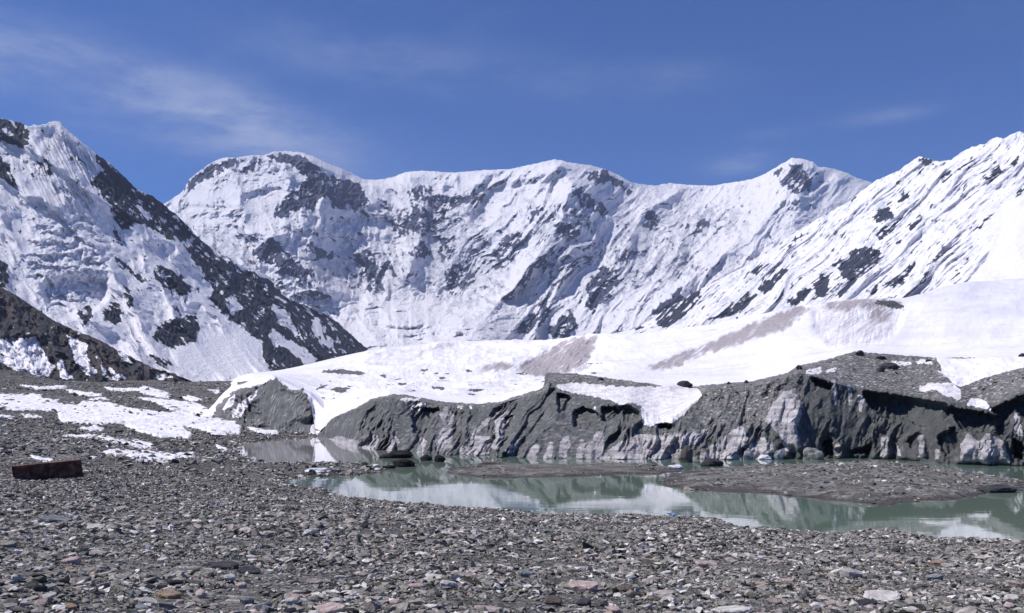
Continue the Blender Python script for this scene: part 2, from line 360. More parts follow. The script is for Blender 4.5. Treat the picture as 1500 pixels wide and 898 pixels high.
# ================================================================ far snow wall
def wall():
    crest = [(-200,330),(0,325),(150,310),(200,304),(240,298),(247,295),(268,280),(277,263),(290,252),(310,238),(327,231),(344,231),(374,227),(387,228),(397,223),(420,221),(440,223),(457,228),(481,240),(501,247),(517,255),(534,263),(557,263),(577,259),(594,252),(618,250),(663,253),(710,249),(744,248),(774,242),(800,236),(814,233),(834,238),(864,242),(887,248),(907,257),(924,267),(941,270),(961,272),(980,268),(1010,271),(1044,272),(1067,268),(1100,263),(1120,255),(1140,243),(1161,231),(1177,233),(1191,237),(1199,245),(1207,245),(1221,247),(1237,252),(1254,260),(1267,264),(1278,268),(1320,285),(1450,300),(1700,300),(1900,290)]
    cols = np.concatenate([np.arange(100, 236, 8.), np.arange(236, 1300, 1.15), np.arange(1300, 1900, 8.)])
    yc = ip(crest, cols) + 1.1*fbm(cols/7, cols*0, 4, seed=5)
    yb = ip([(0,520),(540,522),(620,512),(700,505),(860,505),(1900,520)], cols)
    dc = ip([(100,7200),(420,6900),(560,7500),(814,6900),(1000,7800),(1165,7000),(1280,7400),(1900,7000)], cols)
    db = ip([(100,5200),(560,5300),(760,5300),(1000,4700),(1280,4300),(1900,4300)], cols)
    yb, db, dc = smooth_cols(yb, cols, 22), smooth_cols(db, cols, 34), smooth_cols(dc, cols, 34)
    PX, PY, D, T = rail_sheet(cols, [(yb+25, db-150), (yb, db), (yc, dc), (yc+40, dc+900)], [10, 375, 10])
    t = np.clip(T-1, 0, 1)
    PY0 = np.minimum(PY, np.where(T > 2, yc, PY)); D = face_depth(cols, np.where(T > 2, yc, PY), D, T, yb, yc, db, dc, 900, 1.7, .45)
    g = ss(PX, 440, 530)*(1-ss(PX, 700, 800))*(T > 1)                    # the gently rising glacier basin under the middle of the wall
    tb = np.clip((yb-PY)/(yb-440), 0, 1); up = np.clip((440-PY)/(440-smooth_cols(yc, cols, 26)), 0, 1.25)
    D = D*(1-g)+g*np.where(PY > 440, 4400+(6050-4400)*tb, 6050+(dc-6050)*up)+np.clip(T-2, 0, 1)*g*900
    wr = ss(PX, 560, 760)                                   # 0 = broad left massif, 1 = ribbed right part
    wx = PX+9*fbm(PX/60, PY/60, 3, seed=40); wy = PY+9*fbm(PX/60, PY/60, 3, seed=50)
    aR, bR = rot(wx, wy, 42); aL, bL = rot(wx, wy, -18)
    ribR = ridged(aR/62, bR/300, 3, .5, seed=1)
    ribL = ridged(aL/80, bL/130, 3, .5, seed=2)
    rib = ribR*wr+ribL*(1-wr)
    rough = ss(fbm(PX/70, PY/50, 4, .6, seed=14), -.25, .35); rough = np.maximum(rough, .25*wr)
    d = -(rib-.45)*(210*wr+150*(1-wr))
    hiR = ridged(aR/15, bR/70, 4, .6, seed=15); hiL = ridged(aL/17, bL/26, 5, .6, seed=18)
    d -= ((hiR-.4)*54*wr+(hiL-.4)*56*(1-wr))*(.15+.85*rough)*(1-.8*g*ss(PY, 425, 450))+12*(1-.8*g*ss(PY, 425, 450))*(ridged(wx/7, wy/9, 3, .6, seed=21)-.4)*(.2+.8*rough)
    d -= 30*fbm(PX/60, PY/55, 4, .5, seed=9)+9*fbm(PX/9, PY/9, 4, .6, seed=19)*rough
    # serac terraces: broad snow shelves that end in upright ice fronts
    tv = (PY + 22*fbm(PX/55, PY/55, 5, .6, seed=60) + .06*PX)/27.0
    fr = tv-np.floor(tv); saw = np.where(fr < .28, fr/.28*-1, -1+(fr-.28)/.72)   # going down: quick step out
    ter = ss(fbm(PX/80, PY/60, 3, seed=66), -.05, .35)*(1-.65*wr)
    ter = ter*(1-ss(PY, 415, 440))
    d += -saw*ter*34
    tv2 = (PY + 11*fbm(PX/22, PY/22, 5, .6, seed=61) - .04*PX)/10.0; fr = tv2-np.floor(tv2)
    d += np.where(fr < .3, fr/.3, 1-(fr-.3)/.7)*ter*13
    gi = g*ss(PY, 428, 452); tv = (PY+26*fbm(PX/70, PY/26, 5, .62, seed=62)+.10*PX)/17.0; fr = tv-np.floor(tv)
    d += gi*90*(ridged(wx/60, wy/13, 3, .5, seed=64)-.4)*(.3+.7*ss(fbm(PX/50, PY/20, 3, seed=63), -.2, .4))
    # named relief, in photo columns: the ribs below the two right-hand summits and the buttress below the left dome
    def rib_line(pts, w, amp):
        best = np.full(PX.shape, 1e9)
        for (xa, ya), (xb, yb_) in zip(pts[:-1], pts[1:]):
            L2 = (xb-xa)**2+(yb_-ya)**2; k = np.clip(((PX-xa)*(xb-xa)+(PY-ya)*(yb_-ya))/L2, 0, 1)
            best = np.minimum(best, np.hypot(PX-xa-k*(xb-xa), PY-ya-k*(yb_-ya)))
        return -amp*np.clip(1-best/w, 0, 1)**1.2
    d += rib_line([(814,240),(838,270),(835,310),(800,360),(750,420),(700,480)], 60, 300)
    d += rib_line([(838,270),(880,310),(930,345),(990,360)], 30, 120)
    d += rib_line([(947,305),(1000,350),(1030,372)], 26, 120)
    d += rib_line([(1165,236),(1150,290),(1090,350),(1000,420),(930,480)], 55, 260)
    d += rib_line([(450,232),(485,290),(540,300)], 45, 200) + rib_line([(400,350),(430,400),(500,440)], 40, 200)
    d += rib_line([(600,258),(620,330),(600,400)], 35, 150)
    def serac(pts, face, A, back=20):
        p = np.array(pts, float); lx = PX[0]; ly = np.interp(lx, p[:, 0], p[:, 1])+2.5*fbm(lx/9, lx*0+A, 4, .6, seed=75)
        en = ss(lx, p[0, 0]-6, p[0, 0]+12)*(1-ss(lx, p[-1, 0]-12, p[-1, 0]+6))*(.8+.35*fbm(lx/14, lx*0+A, 3, seed=76)); s_ = PY-ly
        return -A*np.where(s_ < 0, np.exp(s_/back), np.clip(1-s_/face, 0, 1))*en
    for pts, fc, A in (([(400,334),(425,330),(458,333)], 9, 70), ([(466,343),(500,340),(540,341),(575,346)], 12, 95), ([(350,342),(390,344)], 8, 60), ([(350,285),(380,276),(410,271)], 8, 60), ([(680,272),(720,268),(770,262),(804,254)], 9, 75),
                       ([(857,275),(890,284),(930,292)], 9, 60), ([(1034,302),(1070,298),(1104,303)], 9, 70), ([(950,283),(985,300),(1000,318)], 8, 55), ([(570,322),(600,324),(615,333)], 8, 50), ([(1120,300),(1160,292),(1200,300)], 7, 45),
                       ([(640,345),(660,350)], 8, 50), ([(520,305),(560,318),(600,318)], 7, 45), ([(380,388),(420,398),(450,420)], 6, 35), ([(440,425),(500,428),(560,448)], 9, 70), ([(450,445),(520,455),(570,470),(640,470)], 8, 55), ([(545,492),(600,488),(680,484)], 6, 90), ([(500,462),(560,470),(610,480)], 7, 90), ([(560,478),(640,476),(690,490)], 5, 70),
                       ([(300,310),(340,318),(370,312)], 6, 35), ([(270,300),(300,298),(330,304)], 5, 30), ([(700,350),(740,356),(780,352)], 6, 35), ([(800,380),(850,372),(880,380)], 6, 30), ([(780,300),(810,308)], 6, 40)): d += serac(pts, fc, A)
    fade = np.clip((T-1)/.03, 0, 1)*np.clip((2-T)/.035, .08, 1); fade = np.where(T > 2, .08, fade)
    D = D+(d+8*fbm(PX/6, PY/6, 3, seed=70)*rough)*fade
    k = Mask()
    for p in ([(270,280),(277,263),(307,243),(340,232),(347,240),(320,257),(290,270),(273,282)], [(354,250),(374,235),(384,237),(374,247),(357,255)],
              [(390,230),(414,223),(440,228),(457,237),(474,253),(501,263),(524,267),(537,280),(541,300),(527,304),(507,310),(487,300),(480,290),(467,294),(460,310),(437,307),(414,320),(400,314),(404,300),(420,287),(440,274),(447,260),(427,243),(407,237)],
              [(370,370),(394,347),(414,360),(427,377),(454,397),(447,410),(427,404),(400,390),(377,380)],
              [(861,414),(884,387),(904,397),(907,414),(887,444),(867,457),(857,447)], [(750,487),(787,454),(800,437),(807,457),(787,480),(770,490)],
              [(800,484),(820,467),(840,454),(847,480),(830,494),(807,494)], [(954,460),(984,430),(1000,417),(1000,474),(967,484)],
              [(857,250),(887,250),(914,267),(927,280),(921,287),(894,267),(864,267)], [(947,304),(964,314),(971,327),(954,340),(944,327)]): k.poly(p, 1.0)
    for p in ([(437,364),(454,357),(474,364),(494,374),(484,380),(454,377)], [(517,374),(541,380),(567,387),(594,397),(584,407),(567,400),(561,430),(544,430),(534,414),(527,394)],
              [(567,324),(594,310),(617,317),(637,327),(634,344),(607,347),(581,344)], [(594,280),(614,267),(637,273),(637,300),(617,297),(601,304)], [(541,283),(564,290),(574,297),(561,300)],
              [(600,280),(640,283),(673,290),(694,280),(710,283),(694,300),(667,300),(637,334),(613,344),(600,344)], [(650,400),(673,384),(697,397),(700,414),(680,430),(657,434)],
              [(734,347),(774,340),(767,360),(740,374),(727,400),(714,390)], [(834,260),(854,277),(887,300),(900,314),(881,317),(857,304),(844,294)], [(700,490),(724,454),(737,444),(730,477),(717,490)],
              [(904,377),(917,367),(927,370),(917,394)], [(1130,253),(1161,237),(1177,240),(1184,257),(1191,273),(1174,284),(1147,280),(1140,267)], [(1191,247),(1211,260),(1214,267),(1197,270)],
              [(640,350),(668,345),(672,372),(648,384)], [(600,360),(622,352),(632,376),(606,384)], [(810,330),(850,322),(862,340),(826,352)], [(768,312),(800,306),(806,318),(780,330)], [(990,330),(1030,320),(1060,330),(1020,345)]): k.poly(p, .74)
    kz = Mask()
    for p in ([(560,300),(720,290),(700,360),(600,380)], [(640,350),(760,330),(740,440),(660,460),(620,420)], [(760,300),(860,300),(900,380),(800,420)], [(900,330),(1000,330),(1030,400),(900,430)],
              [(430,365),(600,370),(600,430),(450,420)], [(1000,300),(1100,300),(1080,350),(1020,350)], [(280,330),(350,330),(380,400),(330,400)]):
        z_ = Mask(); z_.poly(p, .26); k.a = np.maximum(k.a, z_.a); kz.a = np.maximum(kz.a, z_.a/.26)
    k.blur(2); M = k.at(PX, PY)
    st = ridged(aR/9, bR/30, 4, seed=31)*wr + ridged(aL/12, bL/22, 4, seed=32)*(1-wr)
    D = D-ss(M, .3, .9)*(ridged((PX+PY*.4)/7, (PY-PX*.3)/11, 4, .6, seed=71)-.4)*40*fade
    steep = np.gradient(D, axis=0)/np.maximum(np.abs(np.gradient(PY, axis=0)), .2)
    spk = ss(-steep, -6, 10)
    M, rock = rock_field(k, PX, PY, st, .9*unit(spk)-.5*ter+.5*rough, lo=.60, amp=.19, sw=1.3)
    rock = rock-.24*gi
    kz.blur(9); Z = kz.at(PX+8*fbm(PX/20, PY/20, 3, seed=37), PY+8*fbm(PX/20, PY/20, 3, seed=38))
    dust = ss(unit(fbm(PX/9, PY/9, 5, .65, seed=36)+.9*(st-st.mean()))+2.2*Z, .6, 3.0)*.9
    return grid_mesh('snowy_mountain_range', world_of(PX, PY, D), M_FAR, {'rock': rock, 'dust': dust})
o = wall(); tag(o, 'broad snow covered mountain wall with a domed summit closing the head of the valley', 'mountain', kind='structure')

# ================================================================ spurs on the right
def right_mountain():
    crest = [(840,500),(930,482),(1010,432),(1100,385),(1180,330),(1240,297),(1279,267),(1300,257),(1318,249),(1333,237),(1345,230),(1354,230),(1372,237),(1394,234),(1406,224),(1424,215),(1439,212),(1460,200),(1469,204),(1484,195),(1500,193),(1560,170),(1700,140),(1900,110),(2200,90)]
    cols = np.concatenate([np.arange(840, 1506, 1.25), np.arange(1508, 2200, 6.)])
    yc = ip(crest, cols)+2.0*fbm(cols/8, cols*0, 4, seed=6)*ss(cols, 900, 1250)
    yb = ip([(840,515),(900,505),(1000,490),(1100,475),(1180,460),(1330,455),(1500,430),(2200,420)], cols)
    dc = ip([(840,4200),(1000,4550),(1200,4700),(1279,4500),(1500,3600),(1900,3200),(2200,3000)], cols)
    db = ip([(840,4000),(1000,3700),(1200,3300),(1500,2500),(2200,1900)], cols)
    yb, db, dc = smooth_cols(yb, cols, 22), smooth_cols(db, cols, 34), smooth_cols(dc, cols, 34)
    PX, PY, D, T = rail_sheet(cols, [(yb+20, db-60), (yb, db), (yc, dc), (yc+50, dc+700)], [6, 300, 8])
    D = face_depth(cols, np.where(T > 2, yc, PY), D, T, yb, yc, db, dc, 700)
    t = np.clip(T-1, 0, 1)
    wx = PX+6*fbm(PX/90, PY/90, 2, seed=140); wy = PY+6*fbm(PX/90, PY/90, 2, seed=150)
    a, b_ = rot(wx, wy, 47)
    sm = ss(PX-PY*.45, 1255, 1330)*ss(PY, 270, 320)                      # the smooth snowfield low on the right
    sm = np.maximum(sm, ss(PX+(PY-400)*.5, 1400, 1460)*ss(PY, 300, 350))
    rib = ridged(a/50, b_/420, 4, .5, seed=101)
    rough = ss(fbm(a/40, b_/90, 4, .6, seed=114), -.3, .4)
    d = -(rib-.45)*120*(1-.85*sm)
    d -= 27*(ridged(a/10, b_/95, 4, .6, seed=111)-.5)*(1-sm)*(.35+.75*rough)
    d -= 16*fbm(PX/44, PY/44, 3, .5, seed=109)*(1-.6*sm)+5*fbm(PX/8, PY/8, 4, .6, seed=119)*rough*(1-sm)
    d -= sm*62*np.sin((PX*.8+PY*.35)/26+1.2*fbm(PX/70, PY/70, 2, seed=115))
    fade = np.clip((T-1)/.05, 0, 1)*np.clip((2-T)/.06, .06, 1); fade = np.where(T > 2, .06, fade)
    D = D+d*fade
    k = Mask()
    for p in ([(957,467),(984,437),(1007,410),(1030,414),(1024,437),(1000,467),(987,477),(967,480)], [(1057,467),(1080,444),(1094,427),(1107,430),(1097,447),(1074,464)],
              [(1107,424),(1147,394),(1157,397),(1140,414),(1120,430)], [(1191,417),(1200,400),(1220,397),(1204,427),(1197,437)],
              [(1217,387),(1237,380),(1254,364),(1271,360),(1294,370),(1297,380),(1277,394),(1254,410),(1234,410),(1227,394)], [(1297,414),(1318,399),(1342,384),(1333,405),(1318,417),(1303,420)],
              [(1267,432),(1285,414),(1282,430)], [(1279,321),(1288,303),(1306,306),(1309,318),(1285,327)], [(1312,294),(1336,279),(1330,291),(1318,297)], [(1345,237),(1354,230),(1369,240),(1354,243)],
              [(1360,297),(1372,294),(1363,309)], [(1354,393),(1375,372),(1400,357),(1396,363),(1372,384)], [(1418,342),(1451,315),(1469,303),(1454,318),(1430,336)], [(1484,285),(1500,273),(1487,294)],
              [(1481,240),(1496,234),(1484,245)], [(1192,438),(1207,402),(1216,402),(1210,435)], [(1222,435),(1237,420),(1255,402),(1252,414),(1234,435)],
              [(1040,468),(1062,452),(1078,432),(1064,466)], [(1150,442),(1178,420),(1190,424),(1168,448)]): k.poly(p, 1.0)
    for p in ([(1279,345),(1300,330),(1320,318),(1310,335),(1290,352)], [(1376,258),(1392,246),(1396,256),(1380,268)], [(1402,246),(1428,230),(1430,240),(1408,254)], [(1100,398),(1120,380),(1128,386),(1108,404)],
              [(1330,330),(1345,320),(1350,326),(1334,340)], [(1445,262),(1462,240),(1466,250),(1450,270)], [(1392,412),(1404,396),(1408,402),(1396,418)]): k.poly(p, .8)
    k.blur(1); M = k.at(PX, PY); D = D-ss(M, .3, .9)*(ridged(a/6, b_/12, 4, .6, seed=135)-.4)*20*fade
    st = 1.5*ridged(a/6, b_/60, 4, seed=131)
    steep = np.gradient(D, axis=1)/np.maximum(np.gradient(PX, axis=1), .2)
    spk = ss(steep, 3, 14)
    M, rock = rock_field(k, PX, PY, st, .5*unit(spk)+.5*rough, jit=3.0, lo=.55, gain=.60, amp=.225, sw=1.9); rock = rock-.16*sm*(1-M)
    rock = rock-.3*sm*(1-M)
    dust = ss(unit(fbm(a/6, b_/40, 4, .6, seed=137)+.8*fbm(PX/14, PY/14, 5, .65, seed=138)), .2, 2.0)*(1-sm)*.85+.14*sm
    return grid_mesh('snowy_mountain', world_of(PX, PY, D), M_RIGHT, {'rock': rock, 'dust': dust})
o = right_mountain(); tag(o, 'fluted snow slope with slanting rock spurs rising to the right edge of the photo', 'mountain', kind='structure')

# ================================================================ mountain on the left
def left_mountain():
    crest = [(-400,150),(-150,165),(0,173),(17,177),(30,179),(40,185),(60,183),(80,177),(88,179),(100,192),(120,208),(144,228),(160,238),(180,257),(197,274),(210,282),(224,287),(240,300),(261,317),(277,332),(291,350),(311,364),(327,380),(347,387),(371,392),(397,407),(407,424),(427,440),(454,450),(468,458),(478,456),(488,466),(504,480),(520,496),(545,516)]
    cols = np.concatenate([np.arange(-400, -10, 7.), np.arange(-10, 546, 1.2)])
    yc = ip(crest, cols)+2.0*fbm(cols/9, cols*0, 4, seed=7)
    yb = ip([(-400,560),(0,566),(300,566),(400,556),(470,545),(530,524),(546,518)], cols)
    dc = ip([(-400,2900),(0,3100),(80,3150),(240,3400),(400,3800),(546,4300)], cols)
    db = ip([(-400,1700),(0,1900),(240,2150),(400,2500),(500,3300),(546,4200)], cols)
    yb, db, dc = smooth_cols(yb, cols, 22), smooth_cols(db, cols, 34), smooth_cols(dc, cols, 34)
    PX, PY, D, T = rail_sheet(cols, [(yb+12, db-60), (yb, db), (yc, dc), (yc+40, dc+500)], [6, 350, 8])
    D = face_depth(cols, np.where(T > 2, yc, PY), D, T, yb, yc, db, dc, 500)
    t = np.clip(T-1, 0, 1)
    wx = PX+7*fbm(PX/50, PY/50, 3, seed=240); wy = PY+7*fbm(PX/50, PY/50, 3, seed=250)
    a, b_ = rot(wx, wy, -42)
    ice = np.clip(1-np.hypot((PX-100)/75, (PY-380)/95), 0, 1); ice = ss(ice, .05, .4)   # hanging glacier on the left
    low = ss(np.clip(1-np.hypot((PX-320)/85, (PY-520)/45), 0, 1), .05, .5)               # smooth snow cone at the foot
    fl = ss(PY, 185, 210)*(1-ss(PY, 290, 330))*ss(PX, 40, 80)*(1-ss(PX, 130, 160))
    q = 1-.8*np.maximum(low, ice*.6)
    d = -(ridged(a/52, b_/230, 3, .5, seed=201)-.45)*95*q
    rough = ss(fbm(PX/50, PY/45, 4, .6, seed=214), -.2, .4)
    d -= 15*fbm(PX/44, PY/44, 3, .5, seed=209)*(1-.7*low)+(ridged(a/11, b_/40, 4, .6, seed=215)-.4)*17*(1-low)*(.12+.88*rough)
    a2, b2 = rot(PX, PY, -25+0*PX.mean()); d -= fl*18*ridged(a2/5, b2/80, 2, seed=211)
    tv = (PY + 17*fbm(PX/34, PY/30, 5, .6, seed=260) - .12*PX)/19.0; fr = tv-np.floor(tv)
    saw = np.where(fr < .3, fr/.3, 1-(fr-.3)/.7)
    d += saw*ice*24
    tv = (PY + 8*fbm(PX/14, PY/12, 4, seed=261) - .1*PX)/8.0; fr = tv-np.floor(tv)
    d += np.where(fr < .3, fr/.3, 1-(fr-.3)/.7)*ice*4
    k2 = Mask(); k2.poly([(60,418),(100,405),(158,408),(155,440),(130,462),(95,466),(70,445)], 1).blur(3); cl = k2.at(PX, PY)
    d += cl*60
    fade = np.clip((T-1)/.04, 0, 1)*np.clip((2-T)/.05, .06, 1); fade = np.where(T > 2, .06, fade)
    D = D+d*fade
    k = Mask()
    for p in ([(-40,170),(0,173),(33,180),(45,200),(33,220),(20,213),(0,210),(-40,215)], [(-10,225),(0,230),(13,243),(30,284),(13,267),(0,260),(-10,258)],
              [(134,213),(160,236),(187,257),(207,278),(234,292),(261,314),(287,341),(301,355),(327,378),(354,390),(390,404),(407,424),(440,444),(485,462),(520,490),(548,516),(535,520),(497,534),(468,540),(442,543),(404,549),(388,535),(384,520),(387,504),(367,490),(334,467),(304,440),(312,425),(301,404),(277,370),(254,357),(227,337),(200,324),(187,337),(167,324),(160,297),(134,267),(147,250)],
              [(221,397),(234,387),(264,404),(284,427),(264,434),(234,414)], [(167,374),(190,390),(214,414),(205,412),(185,395)], [(150,460),(164,440),(177,447),(177,474),(160,474)],
              [(180,417),(194,430),(195,453),(185,447)], [(224,497),(230,480),(247,467),(287,460),(294,480),(284,504),(247,510)], [(241,437),(267,457),(257,453)], [(214,517),(241,527),(261,537),(234,537)], [(-10,375),(0,380),(13,387),(14,417),(0,420),(-10,420)],
              [(112,455),(128,445),(138,462),(122,476)]): k.poly(p, 1.0)
    for p in ([(45,240),(70,228),(78,244),(70,260),(45,258)], [(105,228),(124,232),(128,246),(110,240)], [(66,190),(80,188),(80,194),(66,194)], [(160,330),(175,338),(178,360),(166,352)]): k.poly(p, .62)
    for p in ([(390,480),(412,492),(440,508),(470,530),(452,534),(425,516),(400,500)], [(250,345),(262,352),(285,392),(300,425),(288,410),(262,372)], [(330,440),(345,430),(352,450),(342,462)], [(200,300),(214,306),(226,326),(212,322)],
              [(395,448),(410,444),(432,480),(446,500),(430,492),(408,470)], [(270,352),(282,346),(280,362),(272,366)], [(455,470),(470,466),(476,492),(490,510),(474,505),(462,490)]): k.poly(p, .12)
    k.blur(2); M = k.at(PX, PY); D = D-ss(M, .3, .9)*(ridged((PX-PY*.3)/8, (PY+PX*.3)/13, 4, .62, seed=235)-.4)*30*fade
    st = 1.3*ridged(a/7, b_/34, 4, seed=231)
    M, rock = rock_field(k, PX, PY, st, 0, jit=4.0, lo=.58, gain=.62, amp=.19, sw=1.6); rock = rock-.25*np.maximum(low, ice)*(1-M)
    dust = ss(unit(fbm(a/7, b_/30, 4, .6, seed=237)+fbm(PX/14, PY/14, 5, .65, seed=238))+.5*ice, .6, 2.6)*(1-low)*.5
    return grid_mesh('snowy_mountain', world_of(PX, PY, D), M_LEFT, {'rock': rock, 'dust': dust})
o = left_mountain(); tag(o, 'steep snowy peak with a dark rock rib running down to the valley on the left', 'mountain', kind='structure')

def low_ridge():
    crest = [(-400,330),(-150,385),(0,420),(20,430),(50,450),(80,470),(110,484),(144,497),(167,510),(200,527),(227,540),(254,547),(277,557),(300,566)]
    cols = np.concatenate([np.arange(-400, -10, 6.), np.arange(-10, 300, 1.2)])
    yc = ip(crest, cols)+1.6*fbm(cols/7, cols*0, 4, seed=8); yb = ip([(-400,560),(-10,575),(300,572)], cols)
    dc = ip([(-400,1700),(0,1650),(300,1450)], cols); db = ip([(-400,1150),(0,1200),(300,1400)], cols)
    yb, db, dc = smooth_cols(yb, cols, 22), smooth_cols(db, cols, 34), smooth_cols(dc, cols, 34)
    PX, PY, D, T = rail_sheet(cols, [(yb, db), (yc, dc), (yc+20, dc+150)], [130, 6])
    wx = PX+5*fbm(PX/30, PY/30, 3, seed=340); wy = PY+5*fbm(PX/30, PY/30, 3, seed=350); a, b_ = rot(wx, wy, -38)
    fade = np.clip(T/.05, 0, 1)*np.clip((1-T)/.08, .06, 1); fade = np.where(T > 1, .06, fade)
    D = D-((ridged(a/26, b_/70, 5, .55, seed=301)-.45)*60+12*fbm(PX/12, PY/12, 4, seed=309))*fade
    k = Mask(); k.a[:] = 1.0
    for p in ([(-60,500),(0,497),(53,494),(67,520),(80,537),(67,554),(33,547),(0,530),(-60,520)], [(97,490),(127,504),(127,524),(144,547),(127,550),(110,527)], [(144,514),(150,547),(174,557),(157,554)],
              [(168,510),(190,524),(196,534),(180,526)], [(210,537),(227,550),(260,550),(234,557)], [(84,530),(92,527),(96,545),(110,556),(90,556)], [(160,540),(176,548),(184,556),(168,556)]): k.poly(p, 0.0)
    k.blur(1); M = k.at(PX, PY)
    M, rock = rock_field(k, PX, PY, ridged(a/6, b_/18, 3, seed=331), 0, jit=3.5, lo=.5, gain=.75, amp=.16)
    return grid_mesh('rocky_ridge', world_of(PX, PY, D), M_RIDGE, {'rock': rock, 'dust': 0*rock})
o = low_ridge(); tag(o, 'low dark rock ridge with snow gullies sloping down from the left edge of the photo', 'ridge', kind='structure')
print('mountains', round(time.time()-T0, 1))

# ================================================================ the lake, its bed and the ground
LAKE_PX = [(335,663),(343,655),(352,648),(396,645),(430,643),(457,641),(480,638),(520,634),(600,634),(900,634),(1560,634),(2300,634),(2300,840),(1900,822),(1500,794),(1431,791),(1376,788),(1329,780),(1280,778),(1246,783),(1210,780),(1141,776),(1087,771),(1059,766),(1031,760),(990,758),(935,754),(888,754),(838,756),(810,755),(769,749),(728,747),(681,745),(626,740),(563,733),(530,729),(505,730),(469,716),(433,709),(412,703),(440,700),(470,699),(520,696),(560,692),(574,689),(560,685),(520,680),(485,677),(450,678),(420,682),(396,678),(370,673),(352,669)]
def plane_pt(px, py): D = F*H/(py-HOR); return ((px-CX)/F*D, D)
LAKE = np.array([plane_pt(*p) for p in LAKE_PX])
def sdf(poly, x, y):
    """signed distance to a closed outline, positive outside"""
    best = np.full(x.shape, 1e18); ins = np.zeros(x.shape, bool); n = len(poly)
    for i in range(n):
        xa, ya = poly[i]; xb, yb = poly[(i+1) % n]; L2 = (xb-xa)**2+(yb-ya)**2
        k = np.clip(((x-xa)*(xb-xa)+(y-ya)*(yb-ya))/L2, 0, 1)
        best = np.minimum(best, (x-xa-k*(xb-xa))**2+(y-ya-k*(yb-ya))**2)
        if ya != yb: ins ^= ((ya > y) != (yb > y)) & (x < (xb-xa)*(y-ya)/(yb-ya)+xa)
    return np.sqrt(best)*np.where(ins, -1, 1)
def ground_z(x, y, fine=True):
    x = np.asarray(x, float); y = np.asarray(y, float)
    s = sdf(LAKE, x, y)
    s = s + .8*fbm(x/9, y/9, 3, seed=401)*np.clip(y/60, .1, 2.5)
    slope = np.interp(y, [0, 110, 230, 2000], [.0985, .085, .045, .045])
    za = s*slope
    zb = np.interp(y, [0, 55, 120, 170, 300, 700, 1200, 2500], [7.4, 7.25, 6.3, 6.7, 9.0, 21.0, 34, 60])
    h = np.clip(.5+.5*(zb-za)/1.2, 0, 1); z = zb+(za-zb)*h-1.2*h*(1-h)*.5
    z = np.where(s < 0, np.maximum(s*.25, -2.0), z)
    amp = np.clip(s/14, 0, 1)*np.interp(y, [0, 40, 150, 600, 1500], [.25, .5, .8, 3.0, 8.0])
    z = z + amp*fbm(x/np.interp(y, [0, 200, 1500], [9, 26, 90]), y/np.interp(y, [0, 200, 1500], [9, 26, 90]), 3, seed=410)*.55
    z = z + 17*ss(-x, 345, 440)*np.exp(-((y-760)/120)**2) + 4*np.exp(-((x+210)/60)**2-((y-640)/60)**2)+2.2*np.exp(-((x+90)/16)**2-((y-420)/40)**2)
    if fine: z = z + np.clip(s/4, 0, 1)*(.035*fbm(x/1.3, y/1.3, 4, .6, seed=420)+np.clip(y/300, 0, 1)*.8*fbm(x/7, y/7, 5, .65, seed=430))
    return z
def hit_ground(px, py):
    D = np.geomspace(3, 1200, 900); x = (px-CX)/F*D; zr = H-(py-HOR)/F*D; zg = ground_z(x, D)
    i = np.argmax(zr < zg)
    if not (zr < zg).any(): return None
    a = (zr[i-1]-zg[i-1])/max((zr[i-1]-zg[i-1])-(zr[i]-zg[i]), 1e-9) if i else 0
    Dh = D[i-1]+(D[i]-D[i-1])*a if i else D[0]
    return (px-CX)/F*Dh, Dh, float(ground_z(np.array([(px-CX)/F*Dh]), np.array([Dh]))[0])
gc = np.concatenate([np.arange(-2600, -40, 60.), np.arange(-40, 1540, 2.6), np.arange(1545, 4100, 60.)])
gD = np.concatenate([np.geomspace(1.2, 6.5, 14)[:-1], np.geomspace(6.5, 110, 230)[:-1], np.geomspace(110, 1500, 190)])
GX = (gc[None]-CX)/F*gD[:, None]; GY = np.broadcast_to(gD[:, None], GX.shape)
GZ = ground_z(GX, GY)
gP = np.stack([GX, GY, GZ], -1)
o = grid_mesh('ground', gP, M_GROUND, {'farmix': ss(GY, 60, 260)})
tag(o, 'grey gravel moraine sloping down to the lake', 'ground', kind='structure')
print('ground', round(time.time()-T0, 1))
# water
wx = np.linspace(-260, 330, 8); wy = np.linspace(45, 345, 8); X, Y = np.meshgrid(wx, wy)
o = grid_mesh('lake_water', np.stack([X, Y, 0*X], -1), M_WATER, smooth=False)
tag(o, 'still milky green meltwater lake mirroring the ice cliff', 'lake', kind='structure')

# islands and spits
ISLANDS = []
def island(pxs, hgt, name, label, mud, seed, inner=7.0):
    poly = np.array([plane_pt(*p) for p in pxs]); x0, y0 = poly.min(0)-3; x1, y1 = poly.max(0)+3
    X, Y = np.meshgrid(np.arange(x0, x1, .32), np.arange(y0, y1, .42))
    s = -sdf(poly, X, Y)+2.1*fbm(X/5, Y/5, 5, .65, seed=seed)
    z = np.where(s > 0, hgt*(1-np.exp(-s/inner*1.6)), s*.35)
    z = z+np.clip(s/2.5, 0, 1)*hgt*(.75*fbm(X/9, Y/4, 4, .55, seed=seed+5)+.18*fbm(X/1.4, Y/1.4, 3, .6, seed=seed+9))
    z = np.where(s > 0, np.maximum(z, .02+.02*np.minimum(s, 4)), z)
    o = grid_mesh(name, np.stack([X, Y, z], -1), M_ISLAND, {'mud': np.full(X.shape, mud)}, keep=s > -2.2)
    tag(o, label, 'gravel bar', kind='structure'); ISLANDS.append((X, Y, z, s)); return o
